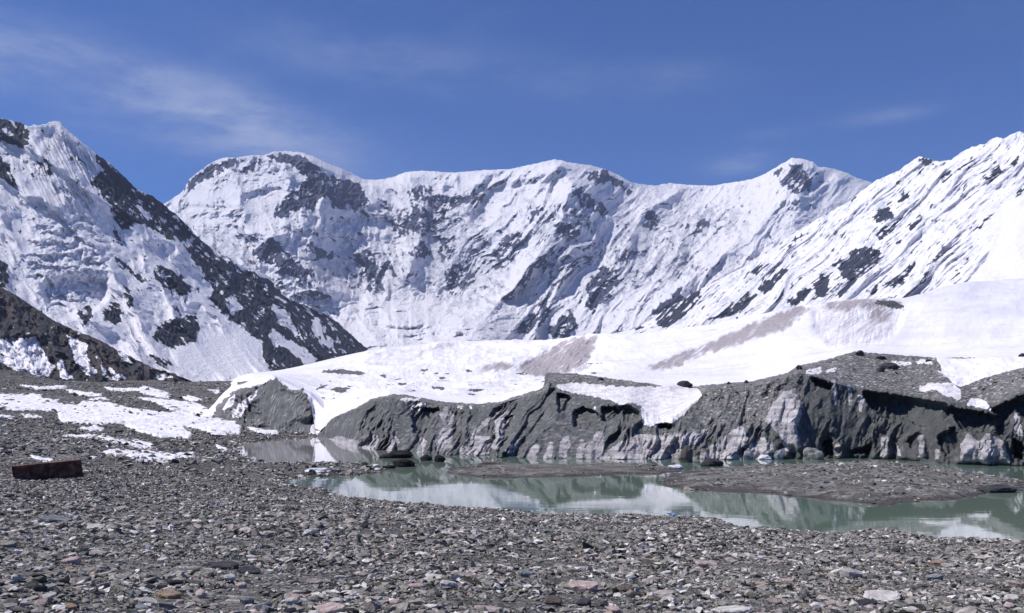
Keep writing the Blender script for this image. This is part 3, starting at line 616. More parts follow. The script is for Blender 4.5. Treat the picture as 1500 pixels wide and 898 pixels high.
island([(965,706),(985,698),(1010,691),(1050,686),(1100,682),(1150,680),(1210,680),(1300,680),(1345,682),(1390,688),(1440,696),(1480,703),(1512,707),(1500,713),(1460,722),(1420,728),(1390,732),(1330,737),(1290,739),(1250,737),(1190,729),(1130,724),(1060,722),(1010,718),(975,713)], .62, 'gravel_bar', 'large brown gravel island in the lake below the right part of the ice cliff', .25, 501)
island([(648,693),(672,684),(705,680),(760,680),(830,682),(900,680),(960,682),(996,688),(985,693),(900,696),(850,698),(800,699),(740,701),(685,698)], .42, 'gravel_bar', 'low muddy gravel bar in mid lake below the centre of the ice cliff', .45, 531, 4)

# ================================================================ glacier with its ice cliff
def glacier():
    cols = np.concatenate([np.arange(285, 1506, 1.12), np.arange(1508, 2200, 8.)])
    yw = ip([(285,590),(330,598),(350,612),(375,628),(400,634),(430,637),(455,639),(475,641),(520,655),(570,661),(640,665),(700,668),(760,671),(806,672),(900,672),(1000,673),(1100,673),(1170,672),(1250,671),(1330,673),(1380,679),(1500,682),(2200,700)], cols)
    dw = np.minimum(F*H/np.maximum(yw-HOR, 1), ip([(285,345),(330,335),(350,322),(375,305),(400,292),(430,277),(455,264),(475,255),(2200,255)], cols))
    yt = ip([(285,584),(325,586),(345,570),(372,564),(385,563),(402,555),(415,567),(431,577),(443,573),(455,592),(462,629),(470,631),(490,612),(520,599),(545,586),(570,582),(600,585),(640,593),(700,597),(735,591),(760,584),(795,574),(803,571),(806,556),(815,566),(838,577),(860,580),(900,587),(925,594),(945,608),(965,614),(985,612),(1005,598),(1028,580),(1034,572),(1066,568),(1100,568),(1170,546),(1190,550),(1220,560),(1250,568),(1300,575),(1350,584),(1400,592),(1430,601),(1460,592),(1500,572),(2200,540)], cols)
    dt = dw+ip([(285,14),(400,18),(475,10),(520,20),(570,30),(640,38),(700,42),(800,44),(860,36),(930,20),(985,15),(1030,24),(1100,20),(1170,12),(1220,8),(2200,8)], cols)
    y3 = ip([(285,574),(345,562),(400,550),(430,566),(455,578),(475,600),(520,592),(570,577),(640,586),(700,590),(735,586),(760,578),(795,568),(802,562),(804,548),(850,550),(900,556),(960,563),(1000,564),(1028,563),(1066,561),(1100,559),(1150,546),(1170,537),(1210,528),(1250,517),(1330,522),(1378,525),(1406,526),(1500,522),(2200,500)], cols)
    d3 = dt+ip([(285,20),(475,14),(700,12),(803,10),(806,14),(940,30),(1000,34),(1100,24),(1250,40),(1378,42),(1410,40),(1460,34),(2200,30)], cols)
    y4 = ip([(285,562),(400,545),(475,572),(520,572),(570,568),(640,566),(760,560),(800,556),(870,546),(1000,550),(1100,548),(1170,524),(1250,508),(1330,515),(1400,508),(1500,500),(2200,480)], cols)
    d4 = ip([(285,520),(400,480),(475,330),(570,320),(800,330),(870,320),(1100,290),(1250,290),(1500,290),(2200,300)], cols)
    y5 = ip([(285,552),(400,546),(450,538),(500,528),(540,516),(600,511),(650,503),(700,503),(760,500),(800,502),(850,492),(884,488),(930,488),(1000,480),(1050,474),(1100,463),(1140,455),(1180,446),(1250,438),(1300,437),(1325,437),(1350,429),(1400,414),(1500,408),(2200,395)], cols)
    d5 = ip([(285,1000),(540,1100),(640,1250),(760,1100),(884,760),(1100,600),(1250,590),(1330,600),(1500,800),(2200,900)], cols)
    y6 = ip([(285,548),(400,546),(540,512),(620,504),(700,498),(860,498),(1000,500),(2200,480)], cols); d6 = ip([(285,2300),(400,2600),(540,3900),(640,4350),(760,4500),(860,4700),(1000,3900),(1500,2900),(2200,2400)], cols)
    def smo(q, w=22):
        u = np.arange(285, 2200, 2.); v = np.interp(u, cols, q); k = np.exp(-.5*((np.arange(-40, 41)*2)/w)**2); k /= k.sum()
        return np.interp(cols, u, np.convolve(np.pad(v, 40, mode='edge'), k, 'valid'))
    y4, d4, y5, d5, y6, d6 = smo(y4), smo(d4), smo(y5, 9), smo(d5, 30), smo(y6, 30), smo(d6, 40); d3 = smo(d3, 8)
    y0 = HOR+F*(H+1.2)/dw
    sink = np.clip(372-cols, 0, 200)**1.6*.045; yw = yw+sink*.45; yt, y3, y4, y5, y6 = [q+sink*k for q, k in ((yt, .5), (y3, .8), (y4, 1.1), (y5, .8), (y6, .8))]
    yts = smo(yt, 11); dw = smo(dw, 6)
    PX, PY, D, T = rail_sheet(cols, [(y0, dw), (yw, dw), (yt, dt), (y3, d3), (y4, d4), (y5, d5), (y6, d6)], [5, 190, 60, 40, 100, 14])
    Dc = dw+(dt-dw)*np.clip((yw-PY)/(yw-yts), 0, 1.3); D2 = dw+(dt-dw)*np.clip((yw-yt)/(yw-yts), 0, 1.3)
    D = np.where((T > 1) & (T <= 2), Dc, D); D = np.where((T > 2) & (T < 3), D2+(np.maximum(d3, D2+6)-D2)*(T-2), D); D = np.where(T >= 3, np.maximum(D, D2+6), D)
    PY = PY+1.3*fbm(PX/6, T*0, 4, seed=600)*np.exp(-((T-2)/.12)**2)
    wall_t = np.clip(T-1, 0, 1); onwall = ((T >= 0) & (T <= 2.02)).astype(float); cw = ss(T, .9, 1.02)*(1-ss(T, 1.9, 2.05))
    # profile: undercut at the top, bulging foot
    lean = np.interp(PX[0], [285, 475, 560, 800, 1000, 1120, 1200, 2200], [1, 1, .8, .5, .9, 1, .35, .35])
    d = -ss(wall_t, 0, .5)*(1-ss(wall_t, .5, 1))*1.5
    wx = PX+7*fbm(PX/40, PY/30, 3, seed=640)
    phi = np.interp(PX[0], [285, 380, 470, 520, 760, 900, 1060, 1150, 2200], [28, 10, 2, 28, 30, 20, 30, 12, 4])
    cc, sn = np.cos(np.radians(phi)), np.sin(np.radians(phi)); a = wx*cc+PY*sn; b_ = -wx*sn+PY*cc
    am = ip([(285,2.6),(440,3.2),(475,1.4),(560,1.7),(800,1.9),(900,1.1),(1040,.8),(1180,.42),(1400,.5),(2200,.7)], PX[0])
    am = am*(.35+1.3*ss(fbm(PX/55, PY/120, 3, seed=607), -.4, .5))
    ksn = Mask(); ksn.poly([(812,562),(840,560),(900,565),(985,565),(1028,570),(1028,583),(1008,598),(985,622),(950,624),(930,600),(860,588),(815,574)], 1).blur(2); am = am*(1-.85*ksn.at(PX, PY))
    d -= (ridged(a/27, b_/95, 4, .5, seed=601)-.45)*2.8*cw*am
    d -= (ridged(a/9, b_/60, 4, .55, seed=611)-.5)*1.1*cw*am
    d -= .7*fbm(PX/16, PY/18, 4, .55, seed=621)*cw*np.clip(am*1.2, .1, 1)
    # scalloped lobes along the foot
    d -= np.clip(1-wall_t*2.4, 0, 1)*ss(T, .9, 1.05)*(np.abs(np.sin(wx/13.0+.8*fbm(PX/50, PY*0, 2, seed=622)))**.8)*2.6*ss(fbm(PX/33, PY/60, 3, seed=623), -.5, .5)*np.interp(PX, [480, 600, 2200], [0, 1, 1.3])
    kr = Mask()
    for p, v in (([(603,597),(647,598),(630,616),(624,636),(606,636)], 1), ([(738,613),(752,606),(752,620),(740,630)], 1), ([(840,602),(857,596),(875,604),(881,616),(886,625),(869,625),(840,626)], 1),
                 ([(881,596),(904,596),(927,592),(938,598),(936,616),(915,619),(898,613),(883,625)], 1), ([(815,575),(838,580),(832,604),(818,607)], .8), ([(960,621),(985,621),(987,630),(965,629)], .8),
                 ([(1262,572),(1327,580),(1387,590),(1394,604),(1380,624),(1347,624),(1327,614),(1297,614),(1274,596)], 1), ([(1390,596),(1440,604),(1474,614),(1471,644),(1454,634),(1434,634),(1407,627)], 1),
                 ([(1450,600),(1500,578),(1560,580),(1560,614),(1500,614),(1487,600),(1474,616)], 1), ([(1185,552),(1222,562),(1217,572),(1196,566)], .9), ([(1203,647),(1217,640),(1223,667),(1207,667)], .7), ([(1237,664),(1280,647),(1274,667)], .6),
                 ([(1086,655),(1100,662),(1109,674),(1089,677)], .8), ([(655,605),(690,600),(680,625),(662,630)], .4), ([(1326,645),(1350,628),(1356,650),(1336,662)], .45), ([(1370,640),(1400,622),(1408,660),(1384,672)], .5), ([(1482,640),(1500,650),(1500,676),(1484,670)], .7)): kr.poly(p, v)
    kr.blur(2); d += ss(kr.at(PX+2*fbm(PX/6, PY/6, 3, seed=650), PY+2*fbm(PX/6, PY/6, 3, seed=651)), .2, .8)*4.2*cw
    # light ice prows standing out
    kp = Mask()
    for p in ([(1407,678),(1407,654),(1417,636),(1434,647),(1447,634),(1471,647),(1480,678)], [(1121,616),(1147,573),(1176,590),(1167,631),(1173,660),(1144,650)], [(1290,642),(1302,640),(1302,670),(1290,670)], [(1345,640),(1353,636),(1356,668),(1347,668)]): kp.poly(p, 1)
    kp.blur(3); d -= kp.at(PX, PY)*2.2*cw
    # plateau relief
    pl = ss(T, 2.0, 2.4); far = ss(T, 3.0, 4.2)
    d += pl*(1-far)*(.8*fbm(PX/22, PY/7, 3, seed=660)+.10*fbm(PX/5, PY/3, 3, seed=661))*np.interp(PX, [1000, 1200], [1, 1.6])
    d -= far*(1-ss(T, 5.6, 6))*(np.interp(PX, [400, 850, 950, 2200], [26, 20, 9, 9])*fbm(PX/90, PY/24, 3, .4, seed=670))
    kh = Mask(); kh.poly([(1190,446),(1307,449),(1327,455),(1312,490),(1280,507),(1217,508),(1192,480)], 1).blur(3)
    hw = kh.at(PX, PY); d += hw*(10+6*ridged(PX/8+PY/30, PY/26, 4, seed=680))
    kh = Mask(); kh.poly([(751,542),(800,512),(838,497),(884,489),(866,520),(867,538),(806,552)], 1).blur(4); d += kh.at(PX, PY)*(30+14*ridged((PX+PY)/7, PY/20, 3, seed=681))
    kh = Mask(); kh.poly([(936,541),(1043,500),(1170,447),(1190,450),(1160,477),(1050,515),(979,542)], 1).blur(3); d += kh.at(PX, PY)*14
    D = D+d*ss(T, .3, 1.0)
    mid = ss(T, 3.15, 3.6)*(1-ss(T, 5.2, 5.8))
    amp_y = np.interp(PX, [300, 430, 520, 860, 930, 1150, 1300, 2200], [0, 1.2, 4.6, 4.6, 1.8, 1.0, 1.2, 1.6])
    PY = PY-mid*amp_y*(ridged(PX/110+T*.8, T*2.1-PX/400, 3, .5, seed=671)-.4)*1.6-mid*amp_y*.25*fbm(PX/14, T*9, 3, .6, seed=672)
    # ---- classes
    kd = Mask(); kd.poly([(318,594),(335,580),(347,570),(372,566),(385,565),(402,552),(415,564),(431,574),(443,570),(455,590),(459,612),(461,642),(470,630),(490,611),(520,598),(545,584),(575,577),(600,579),(645,588),(700,592),(735,588),(760,579),(795,569),(800,546),(840,547),(900,555),(960,563),(978,567),(1000,568),(1030,565),(1066,561),(1100,559),(1150,547),(1170,536),(1210,527),(1250,515),(1330,521),(1372,524),(1380,545),(1396,562),(1407,567),(1450,551),(1500,538),(2300,500),(2300,770),(300,770),(300,640)], 1)
    kf = Mask()
    for p in ([(483,573),(494,567),(520,568),(500,575)], [(460,573),(468,565),(486,562),(477,567)], [(465,544),(500,541),(526,544),(543,547),(526,549),(483,547)], [(555,549),(570,549),(564,555)], [(1400,523),(1440,525),(1440,527),(1372,526)],
              [(686,570),(712,570),(708,573),(688,573)], [(632,565),(654,568),(650,572),(636,570)], [(732,562),(750,570),(740,568)], [(603,539),(640,543),(620,544)], [(680,541),(700,544),(684,545)], [(1334,431),(1342,420),(1354,431)], [(1284,440),(1304,440),(1326,448),(1322,453),(1300,449),(1286,446)], [(640,553),(662,551),(650,556)],
              [(575,562),(600,560),(590,565)], [(340,560),(380,556),(372,560),(350,563)]): kf.poly(p, 1)
    kf.blur(1)
    sub = [[(812,564),(850,560),(900,566),(927,567),(985,565),(1025,570),(1028,581),(1011,596),(996,613),(985,619),(965,619),(953,625),(941,622),(940,596),(927,590),(912,593),(898,587),(869,581),(838,575),(820,570)],
           [(601,593),(624,589),(622,599),(602,603)], [(1180,542),(1203,537),(1205,547),(1180,549)], [(1210,542),(1226,538),(1224,545),(1211,547)], [(1294,534),(1307,529),(1335,530),(1334,536)],
           [(1347,567),(1367,560),(1397,562),(1407,572),(1407,587),(1387,580),(1370,572),(1347,574)], [(1414,592),(1424,582),(1444,587),(1454,602),(1434,597)], [(1367,542),(1387,545),(1389,552)], [(1337,528),(1362,527),(1368,534),(1345,532)],
           [(338,602),(360,584),(380,570),(372,584),(352,612),(342,612)], [(461,612),(470,630),(462,642),(453,636)], [(330,590),(345,576),(340,596),(326,604)], [(584,584),(620,582),(612,587),(590,588)], [(868,598),(874,595),(874,602)], [(900,596),(908,594),(906,600)],
           [(668,594),(680,594),(678,600)], [(684,593),(692,595),(690,600)]]
    ks = Mask()
    for p in sub: ks.poly(p, 1)
    ki = Mask()  # pale ice; wedges and strips along the foot also paint sunlit edges
    for p in ([(857,660),(875,631),(886,631),(883,665),(912,645),(936,636),(962,638),(985,634),(1011,632),(1040,628),(1024,648),(1000,658),(990,678),(927,680),(857,678)], [(1025,668),(1043,652),(1072,656),(1086,674),(1060,680),(1028,680)], [(1043,654),(1077,626),(1089,624),(1095,642),(1083,660),(1060,660)],
              [(1121,616),(1132,590),(1147,573),(1166,568),(1166,586),(1176,590),(1173,610),(1167,631),(1173,654),(1164,664),(1150,660),(1144,640),(1130,625)], [(1095,654),(1118,640),(1134,657),(1109,676),(1092,676)],
              [(638,645),(650,624),(664,626),(664,655),(641,662)], [(644,607),(653,594),(668,613),(661,622),(650,624)], [(725,613),(745,600),(755,610),(740,622),(737,639),(731,658),(720,658),(725,631)], [(670,658),(687,639),(722,639),(716,664),(676,668)],
              [(737,662),(760,642),(764,648),(748,668)], [(818,670),(821,648),(832,637),(836,648),(828,670)], [(690,634),(728,600),(732,604),(694,640)], [(1407,680),(1407,654),(1417,634),(1434,647),(1447,634),(1471,647),(1480,680)],
              [(1217,556),(1224,556),(1228,594),(1222,594)], [(1241,562),(1247,562),(1248,595),(1243,595)], [(1256,574),(1266,584),(1262,606),(1258,600)], [(1290,640),(1301,638),(1301,672),(1290,672)], [(1345,640),(1353,634),(1356,670),(1346,670)], [(1370,658),(1377,658),(1377,672),(1370,672)], [(1223,650),(1230,650),(1230,668),(1222,668)],
              [(1485,594),(1492,600),(1498,640),(1488,636)], [(479,645),(495,640),(525,646),(520,662),(480,655)], [(530,655),(548,636),(556,640),(544,664)], [(565,662),(578,640),(586,646),(574,668)], [(608,664),(618,640),(626,646),(618,668)], [(770,672),(782,650),(790,652),(784,676)], [(795,674),(806,646),(812,650),(806,676)], [(842,672),(850,644),(858,648),(852,674)], [(1310,666),(1316,650),(1320,668)]): ki.poly(p, 1)
    kdu = Mask()
    for p, v in (([(751,542),(763,532),(800,512),(838,497),(884,489),(864,518),(867,538),(806,552),(780,550)], 1), ([(682,545),(731,529),(757,532),(745,541),(711,545)], .9), ([(603,525),(621,509),(658,500),(716,500),(660,507),(640,514),(615,525)], .75),
                 ([(936,541),(991,520),(1043,500),(1077,483),(1120,465),(1170,447),(1190,450),(1160,477),(1115,495),(1050,515),(1020,523),(990,538),(979,542)], 1), ([(1190,442),(1264,436),(1300,436),(1327,446),(1324,455),(1300,450),(1264,450),(1220,452),(1200,447)], .95),  # the grey top band has its shade painted in with the dust
                 ([(1190,450),(1307,453),(1322,459),(1306,490),(1280,505),(1217,510),(1186,500),(1180,480)], .44), ([(1274,450),(1307,453),(1302,472),(1282,470)], .9), ([(950,524),(965,518),(962,524)], .8), ([(1352,430),(1407,440),(1407,443),(1360,437)], .7), ([(1440,450),(1482,470),(1500,477),(1470,470)], .6),
                 ([(560,530),(600,528),(590,532)], .6), ([(665,513),(690,520),(700,527),(680,525)], .6), ([(884,540),(930,531),(934,534)], .7), ([(1043,541),(1052,516),(1054,517),(1047,541)], .7), ([(860,560),(1028,572),(1000,600),(950,590),(900,580)], .50), ([(540,545),(620,540),(640,545),(560,552)], .5)): kdu.poly(p, v)
    for k in (kd, ks, ki): k.blur(1)
    kdu.blur(4)
    jx = 2.2*fbm(PX/9, PY/9, 4, .6, seed=690); jy = 2.0*fbm(PX/9, PY/9, 4, .6, seed=691)
    dirt = np.maximum(kd.at(PX+jx*(.7+1.6*(1-ss(PX, 440, 480))), PY+jy*(.6+1.9*(1-ss(PX, 440, 480)))), kf.at(PX+7*fbm(PX/9, PY/4, 4, .65, seed=694), PY+2.0*fbm(PX/8, PY/4, 4, .65, seed=695))*ss(T, 2.9, 3.1))
    dirt = np.maximum(dirt, .62*ss(fbm(PX/26, PY/5, 5, .6, seed=696), .33, .60)*ss(PX, 440, 480)*(1-ss(PX, 860, 940))*ss(T, 3.05, 3.3)*(1-ss(T, 4.3, 4.8)))
    stony = ss(T, 1.9, 2.15)*(1-ss(T, 3.05, 3.2)); stony = np.maximum(stony, ss(PX, 1015, 1040)*(1-ss(PX, 1120, 1190))*ss(wall_t, .25, .6)*.8)
    ice = ki.at(PX+jx, PY+jy) + .30*cw*((1-ss(PX, 452, 470))*1.15+ss(PX, 475, 490)*(1-ss(PX, 560, 620))*.9)*ss(wall_t, 0, .1) + .26*np.clip(1-wall_t*3, 0, 1)*cw*ss(fbm(wx/16, PY*0, 3, seed=692), -.1, .5)
    return grid_mesh('glacier', world_of(PX, PY, D), M_GLACIER, {'dirt': dirt, 'snow': ks.at(PX+2.6*fbm(PX/11, PY/9, 5, .65, seed=693), PY+jy*1.3), 'ice': ice, 'dust': kdu.at(PX+3*jx, PY+jy*1.4)*(1+.55*fbm((PX+PY)/14, PY/22, 4, .6, seed=697)+.35*fbm((PX+1.6*PY)/3, PY/18, 3, .6, seed=698)), 'stony': stony}), (cols, PX, PY, D)
o, GL = glacier(); tag(o, 'snow covered glacier tongue ending in a dirty grey ice cliff along the lake', 'glacier', kind='structure')
print('glacier', round(time.time()-T0, 1))

# ================================================================ snow patches on the left moraine
def patch(pts, label, thick=.35, one=True):
    k = Mask(); k.poly(pts, 1).blur(1)
    p = np.array(pts); cs = np.arange(p[:, 0].min()-6, p[:, 0].max()+6, 1.6)
    ds = np.geomspace(35, 900, 900); X = (cs[None]-CX)/F*ds[:, None]; Y = np.broadcast_to(ds[:, None], X.shape)
    Z = ground_z(X, Y); PY = HOR-(Z-H)/Y*F; PX = np.broadcast_to(cs, X.shape)
    rowsel = ((PY > p[:, 1].min()-5) & (PY < p[:, 1].max()+5)).any(1); i0, i1 = np.where(rowsel)[0][[0, -1]]
    sl = slice(i0, i1+1); X, Y, Z, PX, PY = X[sl], Y[sl], Z[sl], PX[sl], PY[sl]
    m = k.at(PX+1.5*fbm(PX/7, PY/4, 3, seed=701), PY+1.3*fbm(PX/9, PY/4, 3, seed=702))+.2*fbm(X/1.6, Y/2.4, 4, .65, seed=703)
    Zs = Z+thick*(ss(m, .25, .9)-.25)+.08*fbm(X/4, Y/4, 3, seed=704)*ss(m, .4, .9)
    keep = m > .3
    lab = np.zeros(keep.shape, int); best = (0, 0); n = 0                      # only the largest connected sheet of snow stays
    for i, j in np.argwhere(keep):
        if lab[i, j]: continue
        n += 1; st = [(i, j)]; lab[i, j] = n; c = 0
        while st:
            a, b = st.pop(); c += 1
            for u, v in ((a+1, b), (a-1, b), (a, b+1), (a, b-1)):
                if 0 <= u < keep.shape[0] and 0 <= v < keep.shape[1] and keep[u, v] and not lab[u, v]: lab[u, v] = n; st.append((u, v))
        if c > best[0]: best = (c, n)
    keep = lab == best[1]
    if not keep.any(): return
    o = grid_mesh('snow_patch', np.stack([X, Y, Zs], -1), M_SNOW, {'edge': m}, keep=keep)
    return tag(o, label, 'snow patch', 'snow patches on the gravel moraine')
patch([(-60,575),(0,577),(60,577),(63,584),(90,585),(80,590),(114,594),(120,587),(160,589),(187,597),(214,600),(241,604),(277,604),(291,611),(321,614),(354,624),(351,636),(314,637),(287,627),(267,626),(284,637),(277,642),(234,641),(200,631),(177,621),(134,622),(90,619),(84,611),(87,604),(50,600),(27,602),(-60,597)], 'largest long white snow patch stretching across the left moraine', .5)
patch([(94,570),(150,577),(147,581),(110,578)], 'thin snow strip above the long snow patch near the foot of the dark ridge', .6)
patch([(187,570),(214,566),(234,571),(254,579),(247,584),(217,578)], 'highest snow patch on the moraine below the snow cone', .6)
patch([(194,580),(234,584),(287,590),(301,597),(314,607),(320,615),(284,606),(254,602),(231,592)], 'slanting snow strip just above the right half of the long snow patch', .5)
patch([(30,606),(60,609),(64,613),(37,612)], 'small snow sliver under the left end of the long snow patch', .3)
patch([(115,626),(140,623),(155,628),(147,632),(124,630)], 'small oval snow patch just under the middle of the long snow patch', .3)
patch([(77,638),(127,636),(157,639),(174,643),(187,646),(200,643),(234,655),(207,657),(180,650),(140,643)], 'narrow wavy snow strip between the long snow patch and the lowest patch', .25)
patch([(144,664),(167,657),(200,661),(234,658),(247,665),(284,663),(284,671),(257,670),(256,676),(214,676),(187,670)], 'lowest flat snow patch right of the rusty steel beam', .25)
patch([(40,665),(55,668),(79,673),(75,677),(60,677)], 'small snow remnant directly behind the rusty steel beam', .15)
patch([(356,624),(387,630),(407,630),(409,637),(378,635)], 'snow strip at the foot of the grey ice cone', .5)
patch([(301,568),(324,573),(319,578)], 'tiny snow patch left of the grey ice cone, high on the moraine', .5)
patch([(313,650),(330,655),(337,661),(323,662)], 'small snow tongue at the left end of the lake', .25)
patch([(290,600),(318,604),(335,612),(352,618),(340,622),(312,612)], 'snow lobe between the long snow patch and the grey ice cone', .4)
patch([(126,585),(150,582),(165,586),(140,588)], 'faint snow streak touching the top of the long snow patch', .4)
patch([(20,562),(60,566),(100,565),(95,569),(50,570)], 'thin snow streak at the foot of the dark ridge near the left edge', .6)
patch([(150,566),(176,569),(200,568),(190,573),(160,572)], 'short snow streak at the right foot of the dark ridge', .6)
patch([(255,566),(280,564),(296,568),(275,571)], 'small snow scrap below the right side of the snow cone', .6)
patch([(262,580),(284,580),(300,586),(280,588)], 'short snow scrap above the right end of the slanting snow strip', .5)
patch([(0,607),(24,609),(20,613),(0,612)], 'small snow sliver touching the left edge of the photo', .3)
patch([(222,625),(232,622),(240,626),(230,629)], 'dot of snow beside the right lobe of the long snow patch', .3)

# ================================================================ stones
def stone_mesh(name, seed, flat=.45, n=13, mat=M_STONE):
    r = random.Random(seed); bm = bmesh.new()
    for i in range(n):
        u = r.uniform(0, 2*math.pi); z = r.uniform(-1, 1); q = math.sqrt(max(1-z*z, 0)); k = r.uniform(.75, 1.05)
        bm.verts.new((math.cos(u)*q*k*.5*r.uniform(.85, 1.2), math.sin(u)*q*k*.36, max(-.5, min(.5, z*.75))*flat*k))
    g = bmesh.ops.convex_hull(bm, input=bm.verts)
    for v in [v for v in bm.verts if not v.link_faces]: bm.verts.remove(v)
    bmesh.ops.recalc_face_normals(bm, faces=bm.faces)
    me = bpy.data.meshes.new(name); bm.to_mesh(me); bm.free(); me.materials.append(mat); return me
def big_stone_mesh(name, seed, flat, mat):
    """rounded slab: a hull with clipped, bevelled edges"""
    r = random.Random(seed); bm = bmesh.new()
    for i in range(16):
        u = 2*math.pi*i/16+r.uniform(-.15, .15); k = r.uniform(.78, 1.08)
        for z, q in ((-.5, .82), (.32, .98*r.uniform(.9, 1.05)), (.5, .72*r.uniform(.8, 1.1))):
            bm.verts.new((math.cos(u)*.5*k*q, math.sin(u)*.40*k*q, z*flat*(1+.25*math.cos(u+seed))))
    bmesh.ops.convex_hull(bm, input=bm.verts)
    for v in [v for v in bm.verts if not v.link_faces]: bm.verts.remove(v)
    bmesh.ops.dissolve_limit(bm, angle_limit=R(9), verts=bm.verts, edges=bm.edges)
    bmesh.ops.bevel(bm, geom=list(bm.edges), offset=.02, segments=1, affect='EDGES')
    bmesh.ops.triangulate(bm, faces=bm.faces)
    bmesh.ops.subdivide_edges(bm, edges=[e for e in bm.edges if e.calc_length() > .22], cuts=1)
    for v in bm.verts:
        v.co += Vector((r.uniform(-1, 1), r.uniform(-1, 1), r.uniform(-1, 1)))*.012
    bmesh.ops.recalc_face_normals(bm, faces=bm.faces)
    me = bpy.data.meshes.new(name); bm.to_mesh(me); bm.free(); me.materials.append(mat); return me

SRC = bpy.data.collections.new('stone_shapes')           # source shapes for the gravel, not linked to the scene
for i in range(16):
    so = bpy.data.objects.new('pebble_shape', stone_mesh('pebble_shape', 40+i, (.24, .36, .5, .3)[i % 4], 9+i % 5)); SRC.objects.link(so)
def scatter(name, pts, size, label, tilt=.25, seed=1, kind='stuff', sink=.12):
    n = len(pts); r = np.random.default_rng(seed)
    me = bpy.data.meshes.new(name); me.vertices.add(n); me.vertices.foreach_set('co', pts.astype(np.float32).ravel())
    a = me.attributes.new('size', 'FLOAT_VECTOR', 'POINT')
    s3 = np.stack([size*r.uniform(.8, 1.3, n), size*r.uniform(.7, 1.15, n), size*r.uniform(.6, 1.3, n)], -1)
    a.data.foreach_set('vector', s3.astype(np.float32).ravel())
    a = me.attributes.new('turn', 'FLOAT_VECTOR', 'POINT')
    a.data.foreach_set('vector', np.stack([r.normal(0, tilt, n), r.normal(0, tilt, n), r.uniform(0, 6.283, n)], -1).astype(np.float32).ravel())
    a = me.attributes.new('pick', 'INT', 'POINT'); a.data.foreach_set('value', r.integers(0, 16, n).astype(np.int32))
    o = bpy.data.objects.new(name, me); C.objects.link(o)
    ng = bpy.data.node_groups.get('stones_on_points')
    if not ng:
        ng = bpy.data.node_groups.new('stones_on_points', 'GeometryNodeTree')
        ng.interface.new_socket('Geometry', in_out='INPUT', socket_type='NodeSocketGeometry'); ng.interface.new_socket('Geometry', in_out='OUTPUT', socket_type='NodeSocketGeometry')
        N, L = ng.nodes, ng.links; gi = N.new('NodeGroupInput'); go = N.new('NodeGroupOutput')
        ci = N.new('GeometryNodeCollectionInfo'); ci.inputs['Collection'].default_value = SRC; ci.inputs['Separate Children'].default_value = True; ci.inputs['Reset Children'].default_value = True
        ip_ = N.new('GeometryNodeInstanceOnPoints'); L.new(gi.outputs[0], ip_.inputs['Points']); L.new(ci.outputs[0], ip_.inputs['Instance']); ip_.inputs['Pick Instance'].default_value = True
        def na(nm, ty):
            k = N.new('GeometryNodeInputNamedAttribute'); k.data_type = ty; k.inputs[0].default_value = nm; return k.outputs[0]
        L.new(na('pick', 'INT'), ip_.inputs['Instance Index']); L.new(na('size', 'FLOAT_VECTOR'), ip_.inputs['Scale'])
        e2r = N.new('FunctionNodeEulerToRotation'); L.new(na('turn', 'FLOAT_VECTOR'), e2r.inputs[0]); L.new(e2r.outputs[0], ip_.inputs['Rotation'])
        L.new(ip_.outputs[0], go.inputs[0])
    md = o.modifiers.new('stones', 'NODES'); md.node_group = ng
    me.materials.append(M_STONE)
    return tag(o, label, 'gravel', kind=kind)
def power_size(n, lo, hi, p, r): u = r.random(n); return (lo**(1-p)+u*(hi**(1-p)-lo**(1-p)))**(1/(1-p))
def gravel():
    r = np.random.default_rng(5); PT = []; SZ = []
    for D0, D1, dens, lo, hi, p in ((5.8, 14, 330, .035, .12, 2.2), (5.8, 14, 40, .10, .36, 2.7), (14, 34, 150, .06, .40, 2.6), (34, 115, 36.0, .12, .62, 2.7), (115, 330, 2.4, .28, 1.7, 2.7), (330, 900, .11, .7, 3.6, 2.7)):
        k = 1.14; area = k*(D1**2-D0**2)/2*1.0; n = int(area*dens)
        D = np.sqrt(r.random(n)*(D1**2-D0**2)+D0**2); px = r.uniform(-70, 1570, n); x = (px-CX)/F*D
        z = ground_z(x, D); zr = z > -.22
        s = power_size(n, lo, hi, p, r)*(1 if D0 > 14 else 1)
        # patchy: finer and coarser areas
        pt = fbm(x/3.5, D/3.5, 3, seed=801); keep = zr & (r.random(n) < ss(pt+.55, 0, .5)*.75+.25)
        s = s*(1+.6*pt)
        PT.append(np.stack([x, D, z+s*.08], -1)[keep]); SZ.append(s[keep])
    P = np.concatenate(PT); S = np.concatenate(SZ)
    scatter('gravel', P, S, 'loose grey, pinkish and white gravel covering the whole foreshore', seed=2)
    print('gravel stones', len(P))
gravel()
# gravel on the islands
PT = []; SZ = []
r = np.random.default_rng(9)
for (X, Y, z, s) in ISLANDS:
    ok = np.argwhere(s > .1); n = int(len(ok)*.5); sel = ok[r.integers(0, len(ok), n)]
    px = X[sel[:, 0], sel[:, 1]]+r.uniform(-.2, .2, n); py = Y[sel[:, 0], sel[:, 1]]+r.uniform(-.2, .2, n)
    patchy = fbm(px/7, py/5, 3, seed=820)+np.clip((px-35)/40, -.4, .5)
    keep = r.random(n) < ss(patchy, -.4, .5)
    PT.append(np.stack([px, py, z[sel[:, 0], sel[:, 1]]+.02], -1)[keep]); SZ.append(power_size(n, .16, 1.1, 2.5, r)[keep])
scatter('gravel', np.concatenate(PT), np.concatenate(SZ), 'loose stones strewn over the gravel bars in the lake', seed=3)
